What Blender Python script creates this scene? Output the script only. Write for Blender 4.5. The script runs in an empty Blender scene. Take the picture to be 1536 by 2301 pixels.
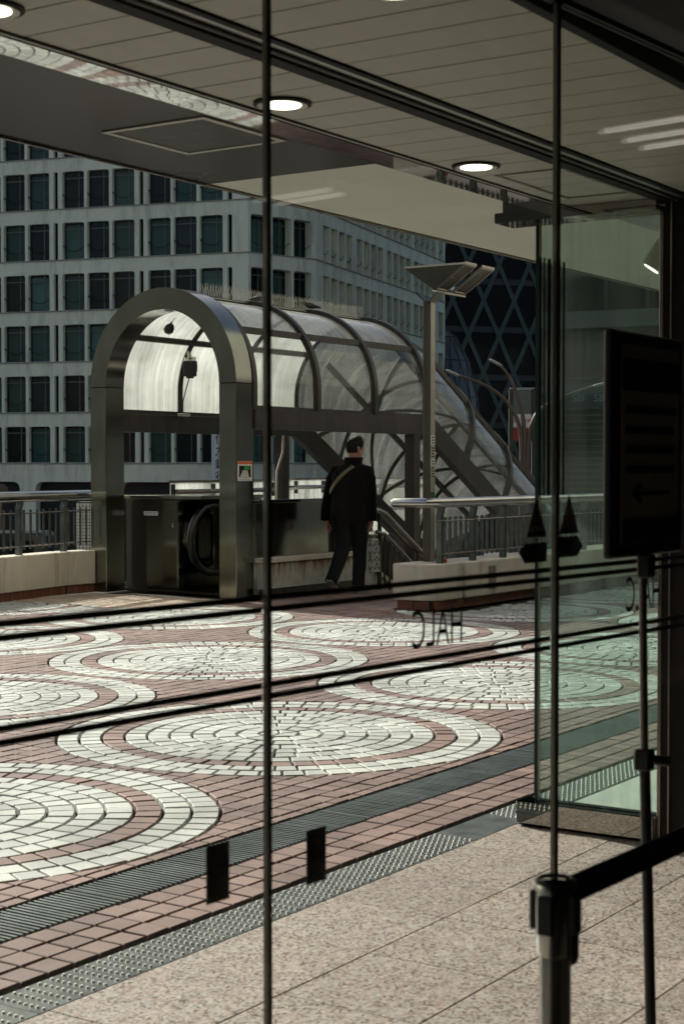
import bpy, bmesh, math, random
from mathutils import Vector, Matrix
random.seed(7)
R = math.radians
sc = bpy.context.scene
COL = sc.collection
PI = math.pi

# ------------------------------------------------------------------ camera, sky, sun, exposure
# world axes: x runs along the building front, y points out of the building across the plaza
TH, PIT, HC, FPX = R(33.5), R(-1.586), 1.5, 3623.0
cam = bpy.data.cameras.new('camera')
camo = bpy.data.objects.new('camera', cam); COL.objects.link(camo)
camo.location = (0, 0, HC)
camo.rotation_euler = (R(90) + PIT, 0, TH - R(90))
cam.sensor_fit = 'HORIZONTAL'; cam.sensor_width = 24.0
cam.lens = FPX / 1536 * 24.0
cam.clip_start = 0.05; cam.clip_end = 2000
cam.dof.use_dof = True; cam.dof.focus_distance = 17.5; cam.dof.aperture_fstop = 9.0
sc.camera = camo
SUN_EL, SUN_AZ = R(33.7), math.atan2(1.3, 5.2)      # azimuth measured from +y towards +x
w = bpy.data.worlds.new('World'); sc.world = w; w.use_nodes = True
nt = w.node_tree
sky = nt.nodes.new('ShaderNodeTexSky'); sky.sky_type = 'NISHITA'; sky.sun_disc = False
sky.sun_elevation = SUN_EL; sky.sun_rotation = SUN_AZ; sky.air_density = 0.8; sky.dust_density = 4.0; sky.ozone_density = 0.4
nt.links.new(sky.outputs[0], nt.nodes['Background'].inputs[0])
nt.nodes['Background'].inputs[1].default_value = 0.100
sun = bpy.data.lights.new('sun', 'SUN'); sun.energy = 4.8; sun.angle = R(0.5); sun.color = (1.0, 0.98, 0.905)
suno = bpy.data.objects.new('sun', sun); COL.objects.link(suno)
sd = Vector((math.sin(SUN_AZ) * math.cos(SUN_EL), math.cos(SUN_AZ) * math.cos(SUN_EL), math.sin(SUN_EL)))
suno.rotation_euler = sd.to_track_quat('Z', 'Y').to_euler()
suno.location = (0, 30, 30)
sc.view_settings.view_transform = 'Standard'; sc.view_settings.look = 'None'
sc.view_settings.exposure = 0.62; sc.view_settings.gamma = 1.0
sc.render.engine = 'CYCLES'
sc.cycles.use_denoising = True
sc.cycles.max_bounces = 10; sc.cycles.transparent_max_bounces = 32
sc.cycles.diffuse_bounces = 5; sc.cycles.glossy_bounces = 5
sc.cycles.caustics_reflective = False; sc.cycles.caustics_refractive = False
sc.cycles.sample_clamp_indirect = 6.0

# ------------------------------------------------------------------ helpers
ORG = {}

def tag(o, label=None, cat=None, group=None, kind=None):
    if label: o['label'] = label
    if cat: o['category'] = cat
    if group: o['group'] = group
    if kind: o['kind'] = kind
    return o

def thing(name, label, cat, loc=(0, 0, 0), rz=0.0, group=None):
    o = bpy.data.objects.new(name, None); COL.objects.link(o)
    o.empty_display_size = 0.1
    o.location = loc; o.rotation_euler = (0, 0, rz)
    ORG[o.name] = Vector((0, 0, 0)) if rz else Vector(loc)
    return tag(o, label, cat, group)

class MB:
    def __init__(s): s.v = []; s.f = []; s.m = []; s.mi = 0
    def poly(s, pts):
        b = len(s.v); s.v += [tuple(p) for p in pts]; s.f.append(list(range(b, b + len(pts)))); s.m.append(s.mi); return s
    def add(s, v, f):
        b = len(s.v); s.v += [tuple(p) for p in v]
        for q in f: s.f.append([b + i for i in q]); s.m.append(s.mi)
        return s
    def box(s, x0, x1, y0, y1, z0, z1):
        v = [(x, y, z) for z in (z0, z1) for y in (y0, y1) for x in (x0, x1)]
        return s.add(v, [(0, 2, 3, 1), (4, 5, 7, 6), (0, 1, 5, 4), (2, 6, 7, 3), (0, 4, 6, 2), (1, 3, 7, 5)])
    def obox(s, c, ax, ay, az):
        c, ax, ay, az = Vector(c), Vector(ax), Vector(ay), Vector(az)
        v = [c + ax * i + ay * j + az * k for k in (-1, 1) for j in (-1, 1) for i in (-1, 1)]
        return s.add(v, [(0, 2, 3, 1), (4, 5, 7, 6), (0, 1, 5, 4), (2, 6, 7, 3), (0, 4, 6, 2), (1, 3, 7, 5)])
    def bar(s, a, b, wd, ht, up=(0, 0, 1)):
        a, b = Vector(a), Vector(b); d = b - a; L = d.length; d.normalize()
        u = Vector(up); r = d.cross(u)
        if r.length < 1e-4: r = d.cross(Vector((1, 0, 0)))
        r.normalize(); u = r.cross(d).normalized()
        return s.obox((a + b) / 2, d * L / 2, r * wd / 2, u * ht / 2)
    def prism(s, poly, ext):
        ext = Vector(ext); n = len(poly); a = [Vector(p) for p in poly]; b = [p + ext for p in a]
        f = [tuple(range(n - 1, -1, -1)), tuple(range(n, 2 * n))] + [(i, (i + 1) % n, n + (i + 1) % n, n + i) for i in range(n)]
        return s.add(a + b, f)
    def loft(s, rings, cap=True, closed=True):
        n = len(rings[0]); v = [p for r in rings for p in r]; f = []
        for k in range(len(rings) - 1):
            for i in range(n if closed else n - 1):
                j = (i + 1) % n
                f.append((k * n + i, k * n + j, (k + 1) * n + j, (k + 1) * n + i))
        if cap and closed:
            f.append(tuple(range(n - 1, -1, -1))); L = (len(rings) - 1) * n; f.append(tuple(range(L, L + n)))
        return s.add(v, f)
    def tube(s, path, r, n=10, cap=True, flat=1.0, up=None):
        path = [Vector(p) for p in path]; rs = r if isinstance(r, (list, tuple)) else [r] * len(path)
        t0 = (path[1] - path[0]).normalized()
        ref = Vector(up) if up else (Vector((0, 0, 1)) if abs(t0.z) < .9 else Vector((1, 0, 0)))
        a = t0.cross(ref).normalized(); rings = []
        for i, p in enumerate(path):
            t = (path[min(i + 1, len(path) - 1)] - path[max(i - 1, 0)]).normalized()
            a = (a - t * a.dot(t)).normalized(); b = t.cross(a)
            rings.append([p + (a * math.cos(2 * PI * k / n) + b * math.sin(2 * PI * k / n) * flat) * rs[i] for k in range(n)])
        return s.loft(rings, cap)
    def lathe(s, prof, c, n=20, axis='z', ring=False):
        c = Vector(c); rings = []
        for (r, h) in prof:
            ring = []
            for k in range(n):
                a = 2 * PI * k / n; x, y = r * math.cos(a), r * math.sin(a)
                ring.append(c + (Vector((x, y, h)) if axis == 'z' else Vector((h, x, y)) if axis == 'x' else Vector((y, h, x))))
            rings.append(ring)
        return s.loft(rings + [rings[0]], False) if ring else s.loft(rings)
    def build(s, name, mat, parent=None, smooth=False, bevel=0, seg=1, kind=None, label=None, local=False, loc=None):
        me = bpy.data.meshes.new(name)
        org = Vector((0, 0, 0))
        if parent is not None and not local: org = ORG.get(parent.name, Vector((0, 0, 0)))
        if loc is not None: org = Vector(loc)
        me.from_pydata([tuple(Vector(p) - org) for p in s.v], [], s.f)
        mats = mat if isinstance(mat, (list, tuple)) else [mat]
        for m in mats: me.materials.append(m)
        if len(mats) > 1: me.polygons.foreach_set('material_index', s.m)
        bm = bmesh.new(); bm.from_mesh(me)
        bmesh.ops.recalc_face_normals(bm, faces=bm.faces)
        if bevel:
            es = [e for e in bm.edges if len(e.link_faces) == 2 and e.calc_face_angle(0) > 0.5]
            bmesh.ops.bevel(bm, geom=es, offset=bevel, segments=seg, affect='EDGES', profile=0.5, clamp_overlap=True)
        bm.to_mesh(me); bm.free()
        if smooth:
            me.polygons.foreach_set('use_smooth', [True] * len(me.polygons))
            me.set_sharp_from_angle(angle=R(38))
        me.update()
        o = bpy.data.objects.new(name, me); COL.objects.link(o)
        if parent is not None: o.parent = parent
        if loc is not None and parent is None: o.location = loc
        ORG[o.name] = org
        return tag(o, label, None, None, kind)

def struct(name, mb, mat, **k):
    o = mb.build(name, mat, **k); o['kind'] = 'structure'; return o

def copy_tree(o, parent=None):
    c = o.copy(); COL.objects.link(c)
    if parent is not None: c.parent = parent
    ORG[c.name] = ORG.get(o.name, Vector((0, 0, 0)))
    for ch in list(o.children): copy_tree(ch, c)
    return c

def inst(name, me, parent, loc=(0, 0, 0), rz=0.0, rot=None):
    o = bpy.data.objects.new(name, me); COL.objects.link(o)
    o.parent = parent; o.location = loc; o.rotation_euler = rot if rot else (0, 0, rz)
    return o

# ------------------------------------------------------------------ materials
def nodes(name):
    m = bpy.data.materials.new(name); m.use_nodes = True
    t = m.node_tree; b = t.nodes['Principled BSDF']
    return m, t, b

def N(t, typ, **k):
    n = t.nodes.new(typ)
    for a, v in k.items():
        if a.startswith('i_'): n.inputs[a[2:].replace('_', ' ')].default_value = v
        else: setattr(n, a, v)
    return n

def coords(t, scale=(1, 1, 1), obj=True, rnd=False):
    tc = N(t, 'ShaderNodeTexCoord'); mp = N(t, 'ShaderNodeMapping'); mp.inputs['Scale'].default_value = scale
    t.links.new(tc.outputs['Object'], mp.inputs['Vector'])
    if rnd:
        oi = N(t, 'ShaderNodeObjectInfo'); mu = N(t, 'ShaderNodeMath', operation='MULTIPLY'); mu.inputs[1].default_value = 37.0
        t.links.new(oi.outputs['Random'], mu.inputs[0]); t.links.new(mu.outputs[0], mp.inputs['Location'])
    return mp.outputs[0]

def noise(t, vec, scale, detail=4, rough=.6):
    n = N(t, 'ShaderNodeTexNoise'); n.inputs['Scale'].default_value = scale; n.inputs['Detail'].default_value = detail
    n.inputs['Roughness'].default_value = rough
    t.links.new(vec, n.inputs['Vector']); return n.outputs['Fac']

def ramp(t, fac, stops):
    r = N(t, 'ShaderNodeValToRGB'); el = r.color_ramp.elements
    while len(el) < len(stops): el.new(0.5)
    for e, (p, c) in zip(el, stops):
        e.position = p; e.color = (c[0], c[1], c[2], 1) if not isinstance(c, (int, float)) else (c, c, c, 1)
    t.links.new(fac, r.inputs[0]); return r.outputs[0]

def bumpify(t, b, h, strength=.2, dist=.01):
    n = N(t, 'ShaderNodeBump'); n.inputs['Strength'].default_value = strength; n.inputs['Distance'].default_value = dist
    t.links.new(h, n.inputs['Height']); t.links.new(n.outputs[0], b.inputs['Normal'])

def sh(c, k): return tuple(min(1, max(0, x * k)) for x in c)

def P(name, col, rough=.6, metal=0.0, var=.12, scale=6.0, stretch=(1, 1, 1), bump=0.0, bscale=60.0, rv=.08, spec=.5, grime=None, gscale=2.0):
    m, t, b = nodes(name)
    v = coords(t, stretch, rnd=True); f = noise(t, v, scale, 6, .65)
    c = ramp(t, f, [(.3, sh(col, 1 - var)), (.7, sh(col, 1 + var))])
    if grime:
        g = noise(t, coords(t, (3, 3, .6), rnd=True), gscale, 8, .7)
        gm = ramp(t, g, [(.5, 0.0), (.72, 1.0)])
        mx = N(t, 'ShaderNodeMix', data_type='RGBA'); t.links.new(gm, mx.inputs['Factor'])
        t.links.new(c, mx.inputs[6]); mx.inputs[7].default_value = (*grime, 1); c = mx.outputs[2]
    t.links.new(c, b.inputs['Base Color'])
    rr = N(t, 'ShaderNodeMapRange'); rr.inputs['To Min'].default_value = max(.02, rough - rv); rr.inputs['To Max'].default_value = min(1, rough + rv)
    t.links.new(f, rr.inputs['Value']); t.links.new(rr.outputs[0], b.inputs['Roughness'])
    b.inputs['Metallic'].default_value = metal
    b.inputs['Specular IOR Level'].default_value = spec
    if bump: bumpify(t, b, noise(t, v, bscale, 4), bump, .004)
    return m

def paver_mat(name, col, var=.16, stain=.8):
    m, t, b = nodes(name)
    ge = N(t, 'ShaderNodeNewGeometry'); oi = N(t, 'ShaderNodeObjectInfo')
    ad = N(t, 'ShaderNodeMath', operation='ADD'); fr = N(t, 'ShaderNodeMath', operation='FRACT')
    t.links.new(ge.outputs['Random Per Island'], ad.inputs[0]); t.links.new(oi.outputs['Random'], ad.inputs[1]); t.links.new(ad.outputs[0], fr.inputs[0])
    c = ramp(t, fr.outputs[0], [(0, sh(col, 1 - var)), (.5, col), (1, sh(col, 1 + var * .8))])
    mp = ge.outputs['Position']
    big = ramp(t, noise(t, mp, 1.3, 5, .6), [(.35, stain), (.6, 1.0)])
    fine = ramp(t, noise(t, mp, 130, 4, .7), [(.3, .84), (.7, 1.08)])
    m1 = N(t, 'ShaderNodeMix', data_type='RGBA', blend_type='MULTIPLY'); m1.inputs['Factor'].default_value = 1
    m2 = N(t, 'ShaderNodeMix', data_type='RGBA', blend_type='MULTIPLY'); m2.inputs['Factor'].default_value = 1
    t.links.new(c, m1.inputs[6]); t.links.new(big, m1.inputs[7]); t.links.new(m1.outputs[2], m2.inputs[6]); t.links.new(fine, m2.inputs[7])
    vg = N(t, 'ShaderNodeTexVoronoi'); vg.inputs['Scale'].default_value = 2.6; t.links.new(mp, vg.inputs['Vector'])
    gum = ramp(t, vg.outputs['Distance'], [(.028, .5), (.05, 1.0)])
    m3 = N(t, 'ShaderNodeMix', data_type='RGBA', blend_type='MULTIPLY'); m3.inputs['Factor'].default_value = 1
    t.links.new(m2.outputs[2], m3.inputs[6]); t.links.new(gum, m3.inputs[7])
    t.links.new(m3.outputs[2], b.inputs['Base Color']); b.inputs['Roughness'].default_value = .62
    b.inputs['Specular IOR Level'].default_value = .4
    bumpify(t, b, noise(t, mp, 220, 3), .25, .002)
    return m

def granite_mat(name):
    m, t, b = nodes(name)
    ge = N(t, 'ShaderNodeNewGeometry'); oi = N(t, 'ShaderNodeObjectInfo'); mp = ge.outputs['Position']
    vo = N(t, 'ShaderNodeTexVoronoi'); vo.inputs['Scale'].default_value = 115; t.links.new(mp, vo.inputs['Vector'])
    sp = N(t, 'ShaderNodeSeparateColor'); t.links.new(vo.outputs['Color'], sp.inputs[0])
    c = ramp(t, sp.outputs[0], [(0.0, (.03, .027, .024)), (.1, (.14, .105, .085)), (.28, (.28, .205, .165)), (.5, (.355, .29, .245)), (.78, (.46, .42, .375)), (1, (.28, .275, .255))])
    big = ramp(t, noise(t, mp, 16, 8, .85), [(.28, .66), (.7, 1.2)])
    m1 = N(t, 'ShaderNodeMix', data_type='RGBA', blend_type='MULTIPLY'); m1.inputs['Factor'].default_value = 1
    t.links.new(c, m1.inputs[6]); t.links.new(big, m1.inputs[7])
    tone = ramp(t, oi.outputs['Random'], [(0, .78), (1, 1.10)])
    m2 = N(t, 'ShaderNodeMix', data_type='RGBA', blend_type='MULTIPLY'); m2.inputs['Factor'].default_value = 1
    t.links.new(m1.outputs[2], m2.inputs[6]); t.links.new(tone, m2.inputs[7])
    t.links.new(m2.outputs[2], b.inputs['Base Color']); b.inputs['Roughness'].default_value = .55
    bumpify(t, b, noise(t, mp, 160, 4), .2, .002)
    return m

def steel_mat(name, col=(.29, .295, .25), rough=.13, stretch=(60, 60, .5), wav=.05, rvar=.08):
    m, t, b = nodes(name)
    v = coords(t, stretch); f = noise(t, v, 3, 5, .6)
    t.links.new(ramp(t, noise(t, coords(t, (2, 2, .5)), 2.0, 5), [(.3, sh(col, .78)), (.7, sh(col, 1.06))]), b.inputs['Base Color'])
    rr = N(t, 'ShaderNodeMapRange'); rr.inputs['To Min'].default_value = max(.02, rough - rvar * .5); rr.inputs['To Max'].default_value = rough + rvar
    t.links.new(f, rr.inputs['Value']); t.links.new(rr.outputs[0], b.inputs['Roughness'])
    b.inputs['Metallic'].default_value = 1.0
    ad = N(t, 'ShaderNodeMath', operation='MULTIPLY_ADD'); ad.inputs[1].default_value = .008
    t.links.new(f, ad.inputs[0]); t.links.new(noise(t, coords(t, (1, 1, .6)), 1.6, 1), ad.inputs[2])
    bumpify(t, b, ad.outputs[0], wav, .05)
    return m

def glass_mat(name, tint, refl=1.0, veil=0.0, veil_col=(.6, .68, .62), rough=.02, streak=None, sstretch=(40, 1, 1), ior=1.5, veil_scale=1.0, back=.5, floor=.25, lo=.40, hi=.80):
    """clear sheet: tinted transmission, Fresnel mirror, and a veil for dirt and painted haze that scatters light both ways"""
    m = bpy.data.materials.new(name); m.use_nodes = True; t = m.node_tree
    for n in list(t.nodes): t.nodes.remove(n)
    out = N(t, 'ShaderNodeOutputMaterial')
    tr = N(t, 'ShaderNodeBsdfTransparent'); tr.inputs[0].default_value = (*tint, 1)
    gl = N(t, 'ShaderNodeBsdfGlossy'); gl.inputs['Roughness'].default_value = rough
    lw = N(t, 'ShaderNodeLayerWeight'); pw_ = N(t, 'ShaderNodeMath', operation='POWER'); pw_.inputs[1].default_value = 5.0
    t.links.new(lw.outputs['Facing'], pw_.inputs[0])
    mu = N(t, 'ShaderNodeMath', operation='MULTIPLY_ADD'); mu.inputs[1].default_value = .95 * refl; mu.inputs[2].default_value = .042 * refl
    t.links.new(pw_.outputs[0], mu.inputs[0])
    mx = N(t, 'ShaderNodeMixShader'); t.links.new(mu.outputs[0], mx.inputs[0]); t.links.new(tr.outputs[0], mx.inputs[1]); t.links.new(gl.outputs[0], mx.inputs[2])
    last = mx
    if veil:
        df = N(t, 'ShaderNodeBsdfDiffuse'); df.inputs[0].default_value = (*veil_col, 1)
        tl = N(t, 'ShaderNodeBsdfTranslucent'); tl.inputs[0].default_value = (*veil_col, 1)
        dm = N(t, 'ShaderNodeMixShader'); dm.inputs[0].default_value = back; t.links.new(df.outputs[0], dm.inputs[1]); t.links.new(tl.outputs[0], dm.inputs[2])
        f1 = noise(t, coords(t, sstretch), 1.2 * veil_scale, 7, .65); f2 = noise(t, coords(t, (1, 1, 1)), 1.7 * veil_scale, 5, .6)
        r1 = ramp(t, f1, [(lo, floor), (hi, 1.0)]); r2 = ramp(t, f2, [(.25, .55), (.75, 1.15)])
        a = N(t, 'ShaderNodeMath', operation='MULTIPLY'); t.links.new(r1, a.inputs[0]); t.links.new(r2, a.inputs[1])
        a2 = N(t, 'ShaderNodeMath', operation='MULTIPLY'); a2.inputs[1].default_value = veil; a2.use_clamp = True; t.links.new(a.outputs[0], a2.inputs[0])
        ms = N(t, 'ShaderNodeMixShader'); t.links.new(a2.outputs[0], ms.inputs[0]); t.links.new(mx.outputs[0], ms.inputs[1]); t.links.new(dm.outputs[0], ms.inputs[2])
        last = ms
    t.links.new(last.outputs[0], out.inputs[0])
    return m

def emit_mat(name, col, k):
    m, t, b = nodes(name)
    b.inputs['Base Color'].default_value = (*col, 1); b.inputs['Emission Color'].default_value = (*col, 1); b.inputs['Emission Strength'].default_value = k
    return m

def rust_mat(name):
    m, t, b = nodes(name)
    v = coords(t, (9, 9, 1.3)); f = noise(t, v, 1.6, 7, .7)
    z = N(t, 'ShaderNodeNewGeometry'); sp = N(t, 'ShaderNodeSeparateXYZ'); t.links.new(z.outputs['Position'], sp.inputs[0])
    mr = N(t, 'ShaderNodeMapRange'); mr.inputs['From Min'].default_value = .12; mr.inputs['From Max'].default_value = .42
    mr.inputs['To Min'].default_value = -.06; mr.inputs['To Max'].default_value = .2
    t.links.new(sp.outputs[2], mr.inputs['Value'])
    ad = N(t, 'ShaderNodeMath', operation='ADD'); t.links.new(f, ad.inputs[0]); t.links.new(mr.outputs[0], ad.inputs[1])
    c = ramp(t, ad.outputs[0], [(.56, (.40, .41, .38)), (.66, (.30, .25, .2)), (.72, (.20, .06, .03)), (.85, (.06, .02, .012))])
    f3 = ramp(t, noise(t, coords(t, (1, 1, 1)), 9, 6), [(.3, .75), (.7, 1.1)])
    m1 = N(t, 'ShaderNodeMix', data_type='RGBA', blend_type='MULTIPLY'); m1.inputs['Factor'].default_value = 1
    t.links.new(c, m1.inputs[6]); t.links.new(f3, m1.inputs[7]); t.links.new(m1.outputs[2], b.inputs['Base Color'])
    b.inputs['Roughness'].default_value = .8
    return m

def curtain_mat(name, a, c):
    m, t, b = nodes(name)
    tc = N(t, 'ShaderNodeTexCoord'); oi = N(t, 'ShaderNodeObjectInfo')
    wv = N(t, 'ShaderNodeTexWave'); wv.inputs['Scale'].default_value = 4.5; wv.inputs['Distortion'].default_value = 1.5; wv.inputs['Detail'].default_value = 2
    t.links.new(tc.outputs['Object'], wv.inputs['Vector'])
    col = ramp(t, wv.outputs['Fac'], [(.1, a), (.9, c)])
    k = ramp(t, oi.outputs['Random'], [(0, .1), (.4, .3), (.62, 1.3), (.85, 2.2), (1, 4.2)])
    mm = N(t, 'ShaderNodeMix', data_type='RGBA', blend_type='MULTIPLY'); mm.inputs['Factor'].default_value = 1
    t.links.new(col, mm.inputs[6]); t.links.new(k, mm.inputs[7]); t.links.new(mm.outputs[2], b.inputs['Base Color'])
    b.inputs['Roughness'].default_value = .8
    return m

M = dict(
    white=paver_mat('pale_paver', (.555, .57, .53), .20, .64), pink=paver_mat('pink_paver', (.26, .175, .152), .24, .62),
    ochre=paver_mat('ochre_paver', (.55, .44, .33)),
    grout=P('grout', (.010, .010, .008), .95, var=.4, scale=30), granite=granite_mat('pink_granite'),
    steel=steel_mat('brushed_steel'), steel2=steel_mat('polished_steel', (.56, .55, .52), .14, (1, 1, 1), .01),
    steeld=steel_mat('dark_steel_sheet', (.16, .16, .135), .13, (30, 30, .6), .06),
    mirror=steel_mat('mirror_strip', (.42, .41, .38), .02, (.5, .5, .5), .0012, .0),
    plate=P('galvanised_plate', (.13, .145, .135), .42, .7, .4, 9, rv=.12), stud=P('steel_stud', (.85, .85, .8), .42, .35),
    grate=P('grating_steel', (.17, .2, .19), .45, .7, .3, 4), gratedark=P('drain_dark', (.006, .007, .006), .9),
    board=P('ceiling_board', (.46, .45, .375), .42, 0, .10, 3, (.5, 3, 1), .05, 30), track=P('door_track_dark', (.005, .005, .0045), .6, spec=.1),
    trackm=P('track_aluminium', (.30, .29, .26), .35, .6), darkpanel=P('dark_soffit_panel', (.014, .017, .016), .25, 0, .35, .8, (1, .3, 1), rv=.12, spec=.16),
    cream=P('cream_soffit', (.57, .565, .49), .6, 0, .06, 2), creamw=P('cream_concrete', (.58, .53, .45), .8, 0, .1, 5, (1, 1, .4), .25, 40, grime=(.32, .28, .22), gscale=1.6),
    frameal=P('pale_metal_frame', (.42, .40, .34), .4, .3), jambm=P('jamb_metal', (.25, .22, .19), .25, .8),
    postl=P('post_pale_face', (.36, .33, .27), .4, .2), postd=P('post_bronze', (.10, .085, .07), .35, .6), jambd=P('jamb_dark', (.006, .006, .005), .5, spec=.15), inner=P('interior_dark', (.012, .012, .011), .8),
    conc=P('facade_concrete', (.80, .82, .64), .85, 0, .07, 1.2, (1, 1, .4), .15, 8, grime=(.50, .50, .42), gscale=.5),
    ledge=P('facade_ledge', (.30, .29, .26), .85, 0, .25, 3), curtain=curtain_mat('window_curtain', (.02, .034, .03), (.10, .15, .135)),
    wpane=glass_mat('window_glass', (.66, .78, .76), .55), wframe=P('window_frame', (.14, .15, .135), .5), chain=P('chain', (.015, .015, .014), .6, .5),
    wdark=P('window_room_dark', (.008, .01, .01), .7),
    brown=P('brown_painted_steel', (.030, .024, .019), .42, 0, .3, 5, rv=.12, spec=.35, grime=(.055, .05, .043), gscale=3.0),
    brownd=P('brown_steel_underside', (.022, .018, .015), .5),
    tglass=glass_mat('tunnel_glass', (.76, .79, .76), 1.0, .10, (.74, .75, .70), .04, sstretch=(20, 1.2, .55), back=.6),
    tglassm=glass_mat('tunnel_glass_streaky', (.36, .38, .36), 1.0, .30, (.70, .71, .67), .05, sstretch=(7, .9, .35), back=.5, floor=.3),
    tglassr=glass_mat('tunnel_roof_glass', (.30, .32, .30), 1.3, .80, (.70, .71, .68), .05, sstretch=(22, 1.2, .5), back=.10, floor=.30),
    tglassd=glass_mat('tunnel_glass_dirty', (.30, .32, .30), 1.0, .72, (.80, .81, .77), .06, sstretch=(16, 1.0, .4), back=.72, floor=.62),
    frost=glass_mat('frosted_panel', (.5, .52, .5), .8, 1.3, (.85, .86, .84), .1, sstretch=(6, 6, 1), back=.7),
    spike=P('spike_wire', (.33, .32, .28), .4, .6), black=P('black_plastic', (.01, .01, .01), .4), rubber=P('black_rubber', (.012, .012, .012), .3),
    decal=P('black_decal', (.006, .006, .006), .5), teal=P('teal_decal', (.006, .06, .08), .5), olive=P('sticker_back', (.03, .032, .022), .6),
    red=P('red_print', (.30, .02, .02), .6), sticker=P('sticker_paper', (.40, .37, .28), .7), whitep=P('white_paint', (.72, .72, .70), .5),
    ink=P('ink', (.012, .012, .012), .7), orange=P('orange_print', (.55, .12, .03), .6), green=P('green_print', (.03, .22, .06), .6),
    dglass=glass_mat('door_glass', (.93, .945, .925), 1.1, .042, (.60, .45, .43), .01, sstretch=(7, 7, .35), floor=0.0, lo=.52, hi=.85),  # pinkish streaky veil paints hazy reflections along with smears
    fglass=glass_mat('fin_glass', (.80, .905, .86), 1.3, .26, (.60, .74, .67), .02, sstretch=(1, 14, .6), back=.5),
    glassedge=P('glass_edge', (.01, .05, .035), .2), edgelight=P('grey_edge_highlight', (.34, .31, .27), .45, .2),
    brick=paver_mat('wall_brick', (.19, .07, .04)), rust=rust_mat('rusty_flank'), stairt=P('stair_tread', (.12, .10, .085), .8),
    signblk=P('sign_frame_black', (.006, .006, .006), .5), signface=P('sign_sheet', (.30, .28, .2), .7),
    belt=P('belt_webbing', (.006, .006, .006), .85), chrome=steel_mat('post_chrome', (.5, .5, .47), .2, (1, 1, 1), .0),
    coat=P('dark_wool', (.0035, .0035, .004), .95, 0, .4, 40, bump=.5, bscale=150, spec=.06), denim=P('dark_teal_trousers', (.004, .010, .0105), .9, 0, .25, 20, bump=.3, bscale=120, spec=.1),
    skin=P('skin', (.38, .19, .13), .55, 0, .12, 20), hair=P('black_hair', (.007, .006, .006), .7, 0, .5, 60, (1, 1, .3), .6, 120, spec=.12),
    strap=P('khaki_strap', (.13, .105, .055), .85), shoe=P('grey_shoe', (.018, .02, .021), .8), sole=P('pale_sole', (.20, .20, .18), .7),
    bagp=P('bag_paper', (.36, .37, .35), .6), asphalt=P('asphalt', (.05, .05, .052), .9, 0, .2, 1.5, bump=.4, bscale=12),
    tower=P('tower_glass', (.005, .006, .006), .45, 0, .3, .3, spec=.12), lattice=P('lattice_strip', (.085, .12, .105), .6, 0, .12, .4, spec=.2),
    facet=P('faceted_hall_glass', (.075, .10, .10), .35, 0, .2, .3), facetbar=P('facet_bar', (.02, .026, .026), .5),
    louvre=P('louvre_grey', (.05, .058, .05), .5), dkbuild=P('dark_block_wall', (.010, .013, .010), .6, 0, .3, .4, spec=.15), band=P('parapet_band', (.16, .165, .145), .8),
    tealsign=P('teal_sign', (.006, .035, .045), .4), signtxt=P('pale_lettering', (.30, .34, .34), .6),
    mosaic=P('white_mosaic', (.7, .69, .64), .6), lamp=emit_mat('downlight_diffuser', (1.0, .93, .80), 4.0), tubel=emit_mat('tube_lamp', (1, .93, .8), .9),
    vanp=P('van_paint', (.012, .02, .02), .25), tyre=P('tyre', (.01, .01, .01), .8), tail=P('tail_light', (.4, .01, .015), .3),
    stone=P('pale_step_stone', (.52, .52, .48), .6), pole=P('pole_bronze', (.10, .075, .06), .4, .5), ivy=P('ivy_trim', (.05, .05, .035), .8, 0, .6, 40),
    pigeon=P('pigeon_grey', (.10, .105, .11), .7, 0, .4, 20), pigeond=P('pigeon_dark', (.015, .016, .018), .6), own=P('store_wall', (.34, .33, .30), .8), refl=P('reflection_block_wall', (.30, .31, .28), .6),
)

def text(body, mat, parent, o, xd, yd, wdt=None, hgt=None, name='lettering', depth=.002, local=False, label=None):
    cu = bpy.data.curves.new(name, 'FONT'); cu.body = body; cu.size = 1; cu.resolution_u = 4
    to = bpy.data.objects.new('t', cu); COL.objects.link(to)
    dg = bpy.context.evaluated_depsgraph_get(); dg.update()
    me = bpy.data.meshes.new_from_object(to.evaluated_get(dg))
    vs = [v.co.copy() for v in me.vertices]; fs = [list(p.vertices) for p in me.polygons]
    bpy.data.objects.remove(to); bpy.data.curves.remove(cu); bpy.data.meshes.remove(me)
    if not vs: return None
    x0, x1 = min(v.x for v in vs), max(v.x for v in vs); y0, y1 = min(v.y for v in vs), max(v.y for v in vs)
    sy = hgt / (y1 - y0) if hgt else 1; sx = wdt / (x1 - x0) if wdt else sy
    if not hgt: sy = sx
    o, xd, yd = Vector(o), Vector(xd), Vector(yd); nd = xd.cross(yd)
    mb = MB(); mb.add([o + xd * (v.x - x0) * sx + yd * (v.y - y0) * sy + nd * depth for v in vs], fs)
    return mb.build(name, mat, parent, local=local, label=label)

# ------------------------------------------------------------------ ground, plaza deck and paving
mb = MB(); mb.poly([(-900, -900, -5.6), (900, -900, -5.6), (900, 900, -5.6), (-900, 900, -5.6)])
struct('ground', mb, M['asphalt'])
mb = MB()
mb.box(-30, 16.85, 3.11, 13.45, -.45, -.030)
mb.box(16.85, 45, 3.11, 9.1, -.45, -.0301)
mb.box(16.85, 18.6, 11.0, 13.45, -.45, -.0302)
plaza = struct('plaza', mb, M['grout'])

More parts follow.
